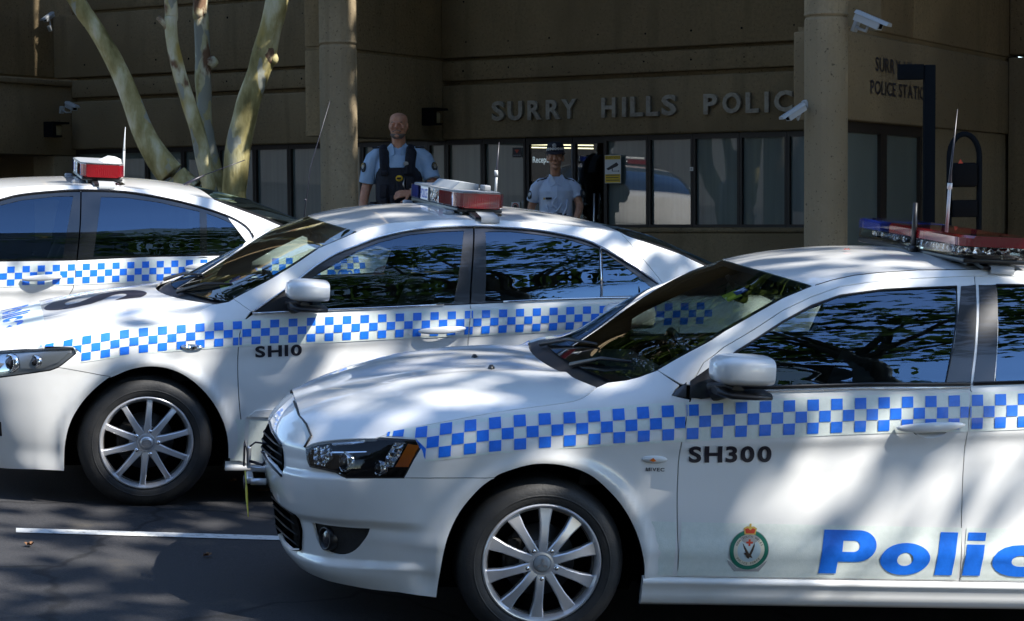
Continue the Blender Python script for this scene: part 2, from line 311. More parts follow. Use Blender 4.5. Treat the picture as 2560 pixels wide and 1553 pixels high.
for (a, b, m) in (((-.75, 2.2, .775), (-.10, 2.05, .79), 'tube2'), ((-.55, 1.35, .705), (.02, 1.85, .695), 'tube'), ((-.55, 1.35, .672), (.02, 1.85, .658), 'tube'), ((.12, 2.2, .80), (.34, 2.2, .805), 'tube2')):
    G().tube([a, b], .007, 8).obj('ceiling_lamp', M[m], BLD)
_v, _f, _d = text_geo('Reception', 1, .012)
g = G(); _k = .30/_d[0]; g.add([(-.66+x*_k, 1.60, .475+y*_k*1.35) for x, y in _v], _f); g.obj('reception_lettering', M['letlit'], BLD)
G().box((-.95, 1.61, .25), (1.4, 1.65, .62)).obj('reception_panel', M['dark'], BLD)
# name letters
ux = lambda z: float(np.interp(z, (1190, 1770, 1940, 2464, 2800), (-.217, .85, 1.153, 2.06, 2.64)))
for ch, a, b in (('S', 1190, 1275), ('U', 1300, 1400), ('R', 1438, 1530), ('R', 1563, 1660), ('Y', 1668, 1768), ('H', 1940, 2037), ('I', 2083, 2110), ('L', 2140, 2225), ('L', 2248, 2330), ('S', 2352, 2450)):
    o = solid_text(ch, ux(b)-ux(a), .208 if ch != 'S' else .216, .035, .03).obj('letter', M['letter'], BLD, fix=False); o.location = (ux(a), -.012, .925)
for ch, a, w in (('P', 2.350, .155), ('O', 2.565, .205), ('L', 2.825, .145), ('I', 3.035, .045), ('C', 3.140, .20), ('E', 3.40, .16)):
    o = solid_text(ch, w, .208 if ch in 'PLIE' else .216, .035, .03).obj('letter', M['letter'], BLD, fix=False); o.location = (a, -.012, .925)
# black letters on the wing wall (face x = 5.53, read along +y)
def wing_text(body, t0, t1, z, h):
    X = 0; gl = []
    for ch in body:
        if ch == ' ': X += .35; continue
        v, f, d = text_geo(ch, 1, .012); gl.append((X, v, f, d)); X += d[0]+.10
    kx = (t0-t1)/(X-.10)
    for x_, v, f, d in gl: g = G(); g.add([(5.536, -t0+(x_+x)*kx, z+y*h/d[1]) for x, y in v], f); g.obj('wall_letter', M['ink'], BLD)
wing_text('SURRY HILLS', 3.53, 2.44, 1.055, .115); wing_text('POLICE STATION', 3.64, 2.22, .868, .112)
# columns
for (x, y) in ((-1.50, 17.5), (2.387, 15.2)):
    l = FM.inverted() @ Vector((x, y, 0)); r = .163
    for nm, z0, z1 in (('column', -1.9, 1.395), ('column', 1.405, T_)):
        g = G(); n = 40; prof = [(z0, r), (z1-.02, r), (z1, r-.006)] if nm and z0 < 0 else [(z0, r-.006), (z0+.012, r+.004), (z0+.03, r), (z1, r)]
        g.rings([[(l.x+rr*math.cos(2*math.pi*j/n)*(1+.006*(j % 2)), l.y+rr*math.sin(2*math.pi*j/n)*(1+.006*(j % 2)), z) for j in range(n)] for z, rr in prof], smooth=False)
        o = g.obj(nm, M['conc2'], BLD)
    G().rings([[(l.x+(r-.012)*math.cos(2*math.pi*j/n), l.y+(r-.012)*math.sin(2*math.pi*j/n), z) for j in range(n)] for z in (1.39, 1.41)]).obj('column_joint', M['conc2'], BLD)
# wing door under the right wall
for a, b in ((-4.0, -3.1), (-3.1, -2.15)):
    g = G(); y = 5.40
    for lo, hi in (((y-.04, a, -1.6), (y+.04, a+.09, .645)), ((y-.04, b-.05, -1.6), (y+.04, b, .645)), ((y-.04, a+.09, .56), (y+.04, b-.05, .645))): g.box(lo, hi)
    w = g.obj('side_door', M['frame'], BLD); G().box((y-.008, a+.09, -1.6), (y+.008, b-.05, .56)).obj('pane', M['pane'], w)
g = G(); g.tube([(-9.5, .59, .34), (-7.02, .59, .37), (-7.02, .59, -.9)], .012, 6); g.obj('opening_trim', M['conc2'], BLD)
G().box((-9.6, .585, -1.5), (-7.0, .597, .36)).obj('dark_opening', M['dark'], BLD)
# ------------------------------------------------------------------ things on the building
def sign_plate(name, label, cat, x, z, w, h, draw, y=.115):
    e = empty(name, FM @ Matrix.Translation((x, y, z)), label, cat); G().box((0, -.006, 0), (w, 0, h)).obj('plate', M['signw'], e); draw(e, w, h); return e
def quad(e, nm, x0, z0, x1, z1, m, y=-.0075): g = G(); g.add([(x0, y, z0), (x1, y, z0), (x1, y, z1), (x0, y, z1)], [(0, 1, 2, 3)]); return g.obj(nm, M[m], e)
def flat_text(e, nm, body, x, z, w, h, m, y=-.0085, bold=.01):
    v, f, d = text_geo(body, 1, bold); g = G(); g.add([(x+a*w/d[0], y, z+b*h/d[1]) for a, b in v], f); return g.obj(nm, M[m], e)
def draw_cctv(e, w, h):
    quad(e, 'yellow_band', .004, h*.845, w-.004, h-.006, 'signy'); quad(e, 'yellow_band', .004, .006, w-.004, h*.32, 'signy')
    flat_text(e, 'notice_lettering', 'SECURITY NOTICE', .012, h*.875, w-.024, .022, 'brown')
    for i in range(3): quad(e, 'text_line', .016, .028+.027*i, w-.016-.01*(i % 2), .036+.027*i, 'brown', -.0085)
    g = G(); P = [(.02, .52), (.14, .74), (.165, .66), (.15, .60), (.04, .46)]; s = (w/.19, h)
    g.add([(x*s[0], -.0085, z*s[1]) for x, z in P], [(0, 1, 2, 3, 4)]); g.add([(x*s[0], -.0085, z*s[1]) for x, z in ((.085, .54), (.095, .54), (.095, .42), (.085, .42))], [(0, 1, 2, 3)])
    g.add([(x*s[0], -.0085, z*s[1]) for x, z in ((.085, .42), (.165, .42), (.165, .435), (.085, .435))], [(0, 1, 2, 3)]); g.add([(x*s[0], -.0085, z*s[1]) for x, z in ((.163, .40), (.170, .40), (.170, .46), (.163, .46))], [(0, 1, 2, 3)]); g.obj('camera_pictogram', M['ink'], e)
sign_plate('security_sign', 'white and yellow security camera notice on the window right of the entrance', 'sign', 1.133, .227, .193, .30, draw_cctv, .070)
def draw_h(e, w, h):
    quad(e, 'black_field', .0, .0, w, h, 'ink'); g = G(); g.add([(w*.25, -.0085, h*.78), (w*.75, -.0085, h*.78), (w*.5, -.0085, h*.40)], [(0, 1, 2)]); g.obj('triangle', M['red'], e)
    [quad(e, 'text_mark', w*(.12+.22*i), h*.14, w*(.22+.22*i), h*.26, 'grey', -.0085) for i in range(4)]
sign_plate('triangle_sticker', 'small black sticker with a red triangle on the pane left of the entrance', 'sticker', -.045, .526, .115, .106, draw_h)
def draw_ns(e, w, h):
    g = G(); n = 24; c = (w/2, h/2)
    for r0, r1, m in ((.030, .040, 0),): g.add([(c[0]+r*math.cos(2*math.pi*i/n), -.0085, c[1]+r*math.sin(2*math.pi*i/n)) for r in (r0, r1) for i in range(n)], [(i, (i+1) % n, n+(i+1) % n, n+i) for i in range(n)])
    g.obj('red_ring', M['red'], e); g = G(); g.add([(c[0]+.024*math.cos(2*math.pi*i/n), -.0085, c[1]+.024*math.sin(2*math.pi*i/n)) for i in range(n)], [tuple(range(n))]); g.obj('black_symbol', M['ink'], e)
sign_plate('ring_sticker', 'small white sticker with a red ring low on the pane left of the entrance', 'sticker', -.066, -.066, .108, .098, draw_ns)
def draw_w(e, w, h): quad(e, 'print', w*.25, h*.25, w*.75, h*.75, 'silv')
sign_plate('white_sticker', 'tiny white sticker on the window mullion right of the security notice', 'sticker', 2.135, .345, .04, .04, draw_w, .078)
def bulkhead(M_, label):
    e = empty('wall_light', M_, label, 'light'); g = G(); g.box((-.19, -.16, .0), (-.135, 0, .19)); g.box((-.135, -.16, .165), (.10, 0, .19)); g.box((-.135, -.16, 0), (-.03, 0, .022)); g.obj('bracket', M['shell'], e)
    G().box((-.10, -.12, .02), (.02, -.005, .15), bev=.03).obj('lamp', M['opal'], e); return e
RZ = Matrix.Rotation(math.radians(90), 4, 'Z')
bulkhead(FM @ Matrix.Translation((-.897, -.22, .885)) @ RZ, 'dark framed wall light on the concrete fin beside the bald officer')
bulkhead(FM @ Matrix.Translation((-6.47, -.30, .88)) @ RZ, 'dark framed wall light on the shaded wall at the far left')
def cctv(Mw, label, arm, k=.8):
    e = empty('security_camera', Mw @ Matrix.Scale(k, 4), label, 'camera'); g = G()                                   # camera looks along +x
    b = [[(x, s*w, z) for s, z in ((-1, -.035), (1, -.035), (1, .03), (.6, .05), (-.6, .05), (-1, .03))] for x, w in ((-.15, .045), (.12, .05))]
    g.rings(b, smooth=False); g.obj('housing', M['camw'], e)
    g = G(); g.rings([[(x, s*.056, z) for s, z in ((-1, .030), (1, .030), (.65, .062), (-.65, .062))] for x in (-.16, .20)], smooth=False); g.obj('sunshield', M['camw'], e)
    G().box((.1205, -.032, -.022), (.124, .032, .026)).obj('lens_window', M['shell'], e)
    G().tube([(0, 0, -.035), (0, 0, -.09)]+arm, .014, 8).obj('arm', M['camw'], e)
    a = Vector(arm[-1]); G().box((a.x-.02, a.y-.04, a.z-.06), (a.x+.02, a.y+.04, a.z+.06), bev=.006).obj('base_plate', M['camw'], e); return e
def look(p, yaw, pit, roll=0): return Matrix.Translation(p) @ Matrix.Rotation(math.radians(yaw), 4, 'Z') @ Matrix.Rotation(math.radians(pit), 4, 'Y') @ Matrix.Rotation(math.radians(roll), 4, 'X')
cctv(look((2.68, 15.0, 1.345), -35, 24, 0), 'white security camera high on the right column looking down', [(-.10, .04, -.10), (-.165, .10, -.09)])
cctv(look((2.13, 15.05, .672), 205, 30), 'white security camera low on the right column tilted in front of the name letters', [(-.08, -.03, -.05), (-.24, -.08, -.01)], .62)
cctv(look((-5.38, 24.6, 1.235), -50, 15), 'white security camera on the shaded left wall above the framed light', [(-.12, -.02, -.12), (-.22, -.05, -.10)], .75)
cctv(look((-5.78, 25.2, 2.38), -120, 30), 'white security camera at the upper left corner of the building', [(.10, .06, -.14), (.18, .10, -.16)], .62)
# dark sign post and hooped meter on the right
e = empty('sign_post', Matrix.Translation((3.02, 14.5, fz(3.02, 14.5))), 'dark navy post with a blank sign arm in front of the lettered right wall', 'sign post'); z0 = fz(3.02, 14.5)
G().box((-.038, -.038, 0), (.042, .038, .99-z0), bev=.008).obj('post', M['navy'], e); G().box((-.225, -.03, .885-z0), (-.04, .03, .995-z0), bev=.006).obj('sign_blade', M['navy'], e)
MX, MY = 3.165, 14.0; z0 = fz(MX, MY)
e = empty('parking_meter', Matrix.Translation((MX, MY, z0)), 'black hoop framed parking meter at the right edge beside the dark wall', 'parking meter'); top = .475-z0
G().tube([(-.105, 0, 0), (-.105, 0, top-.16)]+[(-.105*math.cos(a), 0, top-.16+.16*math.sin(a)) for a in np.linspace(.2, math.pi-.2, 12)]+[(.105, 0, top-.16), (.105, 0, 0)], .02, 10).obj('hoop', M['navy'], e)
G().box((-.085, -.05, top-.37), (.085, .06, top-.20), bev=.02).obj('meter_head', M['shell'], e); G().box((-.085, -.05, top-.58), (.085, .05, top-.46), bev=.01).obj('cash_box', M['shell'], e)
g = G(); g.add([(-.055, -.055, top-.205), (-.02, -.055, top-.205), (-.04, -.055, top-.175)], [(0, 1, 2)]); g.obj('red_flag', M['red'], e)
# ------------------------------------------------------------------ car bodies: a side skin over (s, z)
def hermite(xs, ys):
    xs=np.asarray(xs,float); ys=np.asarray(ys,float)
    o=np.argsort(xs); xs=xs[o]; ys=ys[o]
    h=np.diff(xs); d=np.diff(ys,axis=0)/(h if ys.ndim==1 else h[:,None])
    m=np.zeros_like(ys); m[0]=d[0]; m[-1]=d[-1]
    for i in range(1,len(xs)-1):
        m[i]=(d[i-1]*h[i]+d[i]*h[i-1])/(h[i]+h[i-1])
        if ys.ndim==1 and d[i-1]*d[i]<=0: m[i]=0
    def f(x):
        x=np.clip(x,xs[0],xs[-1]); i=np.clip(np.searchsorted(xs,x)-1,0,len(h)-1)
        t=(x-xs[i])/h[i]; t2=t*t; t3=t2*t
        a,b,c,e=2*t3-3*t2+1,t3-2*t2+t,-2*t3+3*t2,t3-t2
        if ys.ndim==1: return a*ys[i]+b*h[i]*m[i]+c*ys[i+1]+e*h[i]*m[i+1]
        a,b,c,e,hh=[np.asarray(q)[...,None] for q in (a,b,c,e,h[i])]
        return a*ys[i]+b*hh*m[i]+c*ys[i+1]+e*hh*m[i+1]
    return f
def smooth(t): t=np.clip(t,0,1); return t*t*(3-2*t)
class Body:
    """side skin of a car: S(s,z) in metres, s = length along the plan outline (0 at the front axle), y to the left"""
    def __init__(B, plan, zs, low, front, green, nose, tail, wf=(-.30,-.62), wr=(-3.0,-3.3)):
        P=np.array(plan,float)                       # from nose centre to tail centre
        d=np.r_[0,np.cumsum(np.hypot(*np.diff(P,axis=0).T))]
        f=hermite(d,P); t=np.linspace(0,d[-1],800); Q=f(t)
        L=np.r_[0,np.cumsum(np.hypot(*np.diff(Q,axis=0).T))]
        i0=np.argmin(abs(Q[:,0])+ (Q[:,1]<.3)*9); s=L[i0]-L; s=s+Q[i0,0]
        B.plan=hermite(s,Q); B.s0,B.s1=s[-1],s[0]
        B.zs=hermite(*zip(*zs)); B.low=hermite(*zip(*low)); B.fr=hermite(*zip(*front)); B.gr=hermite(*zip(*green))
        B.no=hermite(*zip(*nose)); B.ta=hermite(*zip(*tail)); B.wf=wf; B.wr=wr
    def S(B,s,z):
        s=np.clip(np.asarray(s,float),B.s0+.006,B.s1-.006); z=np.asarray(z,float)
        P=B.plan(s); e=2e-3; T=B.plan(s+e)-B.plan(s-e); T/=np.linalg.norm(T,axis=-1)[...,None]+1e-12
        N=np.stack([-T[...,1],T[...,0]],-1)          # outward
        x=P[...,0]; v=z-B.zs(x)
        w=smooth((x-B.wf[0])/(B.wf[1]-B.wf[0]))*(1-smooth((x-B.wr[0])/(B.wr[1]-B.wr[0])))
        b=B.low(z)+B.fr(v)*(1-w)+B.gr(v)*w
        nx=N[...,0]; k=smooth(abs(nx)); bn=np.where(nx>0,B.no(z),B.ta(z))
        b=b*(1-k)+bn*k
        return np.concatenate([P-N*b[...,None],z[...,None]],-1)
    def n(B,s,z):
        e=1e-3; a=B.S(s+e,z)-B.S(s-e,z); b=B.S(s,np.asarray(z)+e)-B.S(s,np.asarray(z)-e)
        n=np.cross(b,a); n/=np.linalg.norm(n,axis=-1)[...,None]+1e-12
        return n
LANCER=dict(
 plan=[(1.0,0),(.985,.22),(.93,.44),(.85,.60),(.72,.735),(.55,.82),(.37,.858),(0,.872),(-.6,.88),(-1.3,.882),(-2.2,.88),(-2.9,.86),(-3.3,.80),(-3.52,.66),(-3.62,.40),(-3.65,0)],
 zs=[(.95,.60),(.5,.67),(.13,.72),(-.53,.782),(-1.0,.817),(-1.7,.862),(-2.6,.91),(-3.65,.93)],
 low=[(.05,.06),(.15,.035),(.25,.03),(.26,.026),(.34,.008),(.355,.004),(.42,.003),(.55,.001),(.62,0),(1.6,0)],
 front=[(-.6,0),(-.30,.003),(-.14,.006),(-.05,.004),(0,0),(.04,.008),(.08,.024),(.12,.05),(.16,.085),(.20,.128),(.26,.20),(.34,.32)],
 green=[(-.6,0),(-.30,.004),(-.14,.010),(-.06,.009),(-.02,.0),(0,0),(.06,.006),(.12,.018),(.16,.028),(.20,.042),(.28,.072),(.36,.112),(.44,.163),(.52,.228),(.60,.31),(.68,.42)],
 nose=[(.1,.15),(.16,.11),(.22,.075),(.30,.06),(.38,.045),(.45,.02),(.56,.0),(.62,.005),(.68,.03),(.72,.06),(.76,.10),(.80,.14),(1.2,.3)],
 tail=[(.1,.1),(.25,.03),(.45,0),(.6,0),(.9,.06),(1.1,.12)])
CAMRY=dict(
 plan=[(.985,0),(.965,.25),(.91,.47),(.82,.65),(.70,.77),(.53,.85),(.36,.882),(0,.893),(-.6,.90),(-1.4,.905),(-2.3,.90),(-2.95,.88),(-3.4,.82),(-3.65,.68),(-3.78,.42),(-3.81,0)],
 zs=[(.98,.60),(.5,.655),(.31,.683),(-.31,.772),(-.83,.825),(-1.26,.868),(-1.61,.896),(-2.13,.946),(-3.0,1.0),(-3.8,1.0)],
 low=[(.05,.07),(.15,.045),(.25,.04),(.30,.03),(.42,.012),(.55,.002),(.62,0),(1.6,0)],
 front=[(-.6,0),(-.30,.003),(-.14,.006),(-.05,.004),(0,0),(.04,.008),(.08,.024),(.12,.05),(.16,.085),(.20,.128),(.26,.20),(.34,.32)],
 green=[(-.6,0),(-.30,.004),(-.14,.010),(-.06,.009),(-.02,.0),(0,0),(.06,.006),(.12,.018),(.16,.028),(.20,.042),(.28,.072),(.36,.112),(.44,.163),(.50,.218),(.56,.285),(.64,.40)],
 nose=[(.1,.14),(.16,.10),(.22,.07),(.30,.045),(.45,.015),(.56,.0),(.62,.005),(.68,.03),(.72,.06),(.76,.10),(.80,.14),(1.2,.3)],
 tail=[(.1,.1),(.25,.03),(.45,0),(.6,0),(.9,.06),(1.1,.12)])
COMMO=dict(
 plan=[(.97,0),(.95,.25),(.89,.47),(.80,.67),(.68,.80),(.52,.88),(.36,.915),(0,.93),(-.6,.935),(-1.5,.935),(-2.4,.935),(-3.0,.92),(-3.45,.86),(-3.75,.72),(-3.90,.42),(-3.93,0)],
 zs=[(.98,.62),(.5,.69),(0,.74),(-1.0,.80),(-1.75,.84),(-2.5,.88),(-3.2,.92),(-3.9,.94)],
 low=[(.05,.07),(.15,.045),(.25,.04),(.30,.03),(.42,.012),(.55,.002),(.62,0),(1.6,0)],
 front=[(-.6,0),(-.30,.003),(-.14,.006),(-.05,.004),(0,0),(.04,.008),(.08,.024),(.12,.05),(.16,.085),(.20,.128),(.26,.20),(.34,.32)],
 green=[(-.6,0),(-.30,.004),(-.14,.010),(-.06,.009),(-.02,.0),(0,0),(.06,.006),(.12,.018),(.16,.028),(.20,.042),(.28,.072),(.36,.112),(.44,.163),(.50,.218),(.56,.285),(.64,.40)],
 nose=[(.1,.14),(.16,.10),(.22,.07),(.30,.045),(.45,.015),(.56,.0),(.62,.005),(.68,.03),(.72,.06),(.76,.10),(.80,.14),(1.2,.3)],
 tail=[(.1,.1),(.25,.03),(.45,0),(.6,0),(.9,.06),(1.1,.12)],wf=(-.35,-.70),wr=(-3.15,-3.5))
def sm(pts, n=6):
    P = np.array(pts, float); k = len(P); out = []
    for i in range(k-1):
        p0, p1, p2, p3 = P[max(i-1, 0)], P[i], P[i+1], P[min(i+2, k-1)]
        for t in np.linspace(0, 1, n, endpoint=False):
            out.append(tuple(.5*((2*p1)+(p2-p0)*t+(2*p0-5*p1+4*p2-p3)*t*t+(3*p1-p0-3*p2+p3)*t**3)))
    out.append(tuple(P[-1])); return out
def dens(poly, d=.03):
    out = []
    for i in range(len(poly)):
        a = np.array(poly[i], float); b = np.array(poly[(i+1) % len(poly)], float); L = np.hypot(*(b-a))
        if L < 1e-4: continue
        for t in np.linspace(0, 1, max(1, int(math.ceil(L/d))), endpoint=False): out.append(a+(b-a)*t)
    return np.array(out)
def inside(pts, poly):
    x, y = pts[:, 0], pts[:, 1]; r = np.zeros(len(pts), bool); n = len(poly)
    for i in range(n):
        x1, y1 = poly[i]; x2, y2 = poly[(i+1) % n]
        if y1 == y2: continue
        c = ((y1 > y) != (y2 > y)) & (x < (x2-x1)*(y-y1)/(y2-y1)+x1); r ^= c
    return r
def area(p): x, y = p[:, 0], p[:, 1]; return .5*np.sum(x*np.roll(y, -1)-y*np.roll(x, -1))
def shrink(p, g):
    t = np.roll(p, -1, 0)-np.roll(p, 1, 0); t /= np.linalg.norm(t, axis=1)[:, None]+1e-9
    nrm = np.stack([-t[:, 1], t[:, 0]], 1)
    return p+nrm*g*(1 if area(p) > 0 else -1)
def triangulate(loops, ds, dz):
    V = []; E = []
    for L in loops:
        b = len(V); n = len(L); V += [Vector((float(x), float(y))) for x, y in L]; E += [(b+i, b+(i+1) % n) for i in range(n)]
    A = loops[0]; lo, hi = A.min(0), A.max(0); pts = []
    for j, z in enumerate(np.arange(lo[1]+dz*.5, hi[1], dz)):
        for s in np.arange(lo[0]+ds*.5, hi[0], ds): pts.append((s, z))
    if pts:
        pts = np.array(pts); k = inside(pts, A)
        for h in loops[1:]: k &= ~inside(pts, h)
        pts = pts[k]; allb = np.concatenate(loops)
        if len(pts):
            d = np.array([np.min(np.hypot(*(allb-p).T)) for p in pts]); pts = pts[d > .010]
        V += [Vector((float(x), float(y))) for x, y in pts]
    r = delaunay_2d_cdt(V, E, [], 0, 1e-5); v = np.array([(p.x, p.y) for p in r[0]]); f = [tuple(t) for t in r[2]]
    c = np.array([v[list(t)].mean(0) for t in f]); k = inside(c, A)
    for h in loops[1:]: k &= ~inside(c, h)
    f = [t if np.cross(v[t[1]]-v[t[0]], v[t[2]]-v[t[0]]) > 0 else t[::-1] for t, q in zip(f, k) if q]
    return v, f
class Car: pass
def panel(car, name, poly, m, parent=None, side=1, holes=(), off=0., gap=.0022, rim=.012, ds=.055, dz=.024, fn=None, relief=None):
    """a piece of skin cut out of the side surface: curved face, rolled-in rim"""
    B = car.B; loops = [shrink(dens(poly), gap)]+[shrink(dens(h), -gap*.5 if gap else 0) for h in holes]
    v, f = triangulate(loops, ds, dz)
    def pos(q, o):
        n = B.n(q[:, 0], q[:, 1]); oo = o+(relief(q[:, 0], q[:, 1]) if relief else 0)
        return B.S(q[:, 0], q[:, 1])+n*np.reshape(oo, (-1, 1) if np.ndim(oo) else ()), n
    P, N = pos(v, off)
    if relief:
        e = 2e-3; a = pos(v+[e, 0], off)[0]-pos(v-[e, 0], off)[0]; b = pos(v+[0, e], off)[0]-pos(v-[0, e], off)[0]
        N2 = np.cross(b, a); N = N2/(np.linalg.norm(N2, axis=1)[:, None]+1e-12)
    P = P.tolist(); N = N.tolist(); F = [t[::-1] for t in f]
    if rim:
        for k, L in enumerate(loops):
            b = len(P); n = len(L); a_, n_ = pos(L, off); c_, _ = pos(shrink(L, -.0 if k == 0 else .0), off-rim)
            t = np.roll(a_, -1, 0)-np.roll(a_, 1, 0); o = np.cross(t, n_); o /= np.linalg.norm(o, axis=1)[:, None]+1e-9
            cen = a_.mean(0); sg = 1 if np.sum((a_-cen)*o) > 0 else -1
            if k: sg = -sg
            o = o*sg; h = (n_*.7+o*.7)
            P += a_.tolist()+c_.tolist(); N += h.tolist()+o.tolist()
            ccw = area(L) > 0
            for i in range(n):
                j = (i+1) % n; q = (b+i, b+j, b+n+j, b+n+i)
                F.append(q if (ccw == (k == 0)) else q[::-1])
    P = np.array(P); N = np.array(N)
    if side < 0: P[:, 1] *= -1; N[:, 1] *= -1; F = [t[::-1] for t in F]
    me = bpy.data.meshes.new(name); me.from_pydata(P.tolist(), [], F); me.polygons.foreach_set('use_smooth', [True]*len(me.polygons)); me.update()
    ok = np.linalg.norm(N, axis=1) > .1; N[~ok] = (0, 0, 1)
    me.normals_split_custom_set_from_vertices(N.tolist())
    return link(name, me, m, parent or car.root)
def patch(car, name, L, C, m, parent=None, nv=36, p=3., xc=True, rim=.012, thick=True, vr=(-1, 1), off=0, q=2.):
    """surface between a left edge curve L (3D points), its mirror image and a centre line C (x, z)"""
    L = np.array(L); C = np.array(C); V = np.linspace(vr[0], vr[1], nv+1); nu = len(L); R = []
    for i in range(nu):
        w = 1-abs(V)**p; wx = 1-abs(V)**q
        R.append(np.stack([L[i, 0]+(C[i, 0]-L[i, 0])*wx, L[i, 1]*V, L[i, 2]+(C[i, 1]-L[i, 2])*w], 1))
    R = np.array(R)
    if off:
        du = np.gradient(R, axis=0); dv = np.gradient(R, axis=1); n = np.cross(du, dv); n /= np.linalg.norm(n, axis=2)[..., None]+1e-9
        if n[..., 2].mean() < 0: n = -n
        R = R+n*off
    g = G(); g.rings([[tuple(x) for x in r] for r in R], caps=(False, False), closed=False)
    if rim:
        bd = [R[0, j] for j in range(nv+1)]+[R[i, nv] for i in range(1, nu)]+[R[-1, j] for j in range(nv-1, -1, -1)]+[R[i, 0] for i in range(nu-2, 0, -1)]
        n = len(bd); g.add([tuple(x) for x in bd]+[(x[0], x[1]*.997, x[2]-rim) for x in bd], [(i, (i+1) % n, n+(i+1) % n, n+i) for i in range(n)], 0, False)
    me = g.mesh(name, fix=False)
    bm = bmesh.new(); bm.from_mesh(me); bmesh.ops.recalc_face_normals(bm, faces=bm.faces); bm.to_mesh(me); bm.free()
    a = me.polygons[((nu-1)//2)*nv+nv//2]
    if a.normal.z < 0: me.flip_normals()
    o = link(name, me, m, parent or car.root); o.data.update(); return o
def on(car, pts, off=0, side=1):
    q = np.array(pts, float); P = car.B.S(q[:, 0], q[:, 1])+car.B.n(q[:, 0], q[:, 1])*off; P[:, 1] *= side; return [tuple(x) for x in P]
def strip(car, name, pts, m, r=.006, off=.004, side=1, parent=None, flat=.6): return G().tube(on(car, pts, off, side), r, 8, flat=flat).obj(name, M[m] if isinstance(m, str) else m, parent or car.root)
def resamp(P, n):
    P = np.array(P, float); d = np.r_[0, np.cumsum(np.linalg.norm(np.diff(P, axis=0), axis=1))]; t = np.linspace(0, d[-1], n)
    return np.stack([np.interp(t, d, P[:, k]) for k in range(P.shape[1])], 1)
def decal(car, name, v, f, m, off, side=1, parent=None):
    """flat print laid on the side skin; v are (s, z)"""
    v = np.array(v, float); P = car.B.S(v[:, 0], v[:, 1])+car.B.n(v[:, 0], v[:, 1])*off; N = car.B.n(v[:, 0], v[:, 1]); P[:, 1] *= side; N[:, 1] *= side
    def ok(t): a, b, c = P[t[0]], P[t[1]], P[t[2]]; return np.dot(np.cross(b-a, c-a), N[t[0]]) >= 0
    f = [t if ok(t) else t[::-1] for t in f]
    me = bpy.data.meshes.new(name); me.from_pydata(P.tolist(), [], f); me.polygons.foreach_set('use_smooth', [True]*len(me.polygons)); me.update()
    me.normals_split_custom_set_from_vertices(N.tolist()); return link(name, me, m, parent or car.root)
def sub_text(body, bold, mx=.16):
    """letter faces cut fine enough to follow a curved panel"""
    from collections import Counter
    v, f, d = text_geo(body, 1, bold, 5); e = Counter(); key = {}; idx = []
    for x, y in v: idx.append(key.setdefault((round(float(x), 5), round(float(y), 5)), len(key)))
    K = np.array(list(key.keys())); f = [tuple(idx[i] for i in t) for t in f]
    for t in f:
        for i in range(len(t)):
            if t[i] != t[(i+1) % len(t)]: e[(t[i], t[(i+1) % len(t)])] += 1
    E = [(a, b) for (a, b) in e if (b, a) not in e]; V = [tuple(p) for p in K]; E2 = []
    for a, b in E:
        n = max(1, int(math.ceil(np.hypot(*(K[b]-K[a]))/mx))); prev = a
        for k in range(1, n):
            V.append(tuple(K[a]+(K[b]-K[a])*k/n)); E2.append((prev, len(V)-1)); prev = len(V)-1
        E2.append((prev, b))
    seg = np.array([(*K[a], *K[b]) for a, b in E])
    def ins(P):
        c = np.zeros(len(P), bool)
        for x1, y1, x2, y2 in seg:
            if y1 != y2: c ^= ((y1 > P[:, 1]) != (y2 > P[:, 1])) & (P[:, 0] < (x2-x1)*(P[:, 1]-y1)/(y2-y1)+x1)
        return c
    r = delaunay_2d_cdt([Vector(p) for p in V], E2, [], 0, 1e-6); W_ = np.array([(p.x, p.y) for p in r[0]]); T = [tuple(t) for t in r[2]]
    k = ins(np.array([W_[list(t)].mean(0) for t in T])); return W_, [t for t, q in zip(T, k) if q], d
def GLY(ch):
    """extended black letters drawn as outlines (unit height)"""
    arc = lambda cx, cy, rx, ry, a0, a1, n=12: [(cx+rx*math.cos(math.radians(a)), cy+ry*math.sin(math.radians(a))) for a in np.linspace(a0, a1, n)]
    if ch == 'P': L = [[(0, 0), (.43, 0), (.43, .28), (.80, .28)]+arc(.86, .64, .47, .36, -82, 82, 18)+[(.80, 1), (0, 1)], [(.50, .51)]+arc(.77, .635, .15, .125, -90, 90)+[(.50, .76)]]; w = 1.33
    elif ch == 'o': L = [arc(.78, .5, .78, .5, 0, 352, 46), arc(.78, .5, .25, .21, 0, 345, 24)]; w = 1.56
    elif ch == 'l': L = [[(0, 0), (.40, 0), (.40, 1), (0, 1)]]; w = .40
    else: L = [[(0, 0), (.40, 0), (.40, .725), (0, .725)]]; w = .40
    L = [np.array(q)*(1, .72) for q in L]; L = [np.array([p for p in dens(q.tolist(), .12)]) for q in L]; v, f = triangulate(L, .2, .2)
    if ch == 'i': q = dens([(0, .815*.72), (.40, .815*.72), (.40, .72), (0, .72)], .12); v2, f2 = triangulate([q], .2, .2); f = f+[tuple(len(v)+i for i in t) for t in f2]; v = np.concatenate([v, v2])
    return v, f, (w, .72)
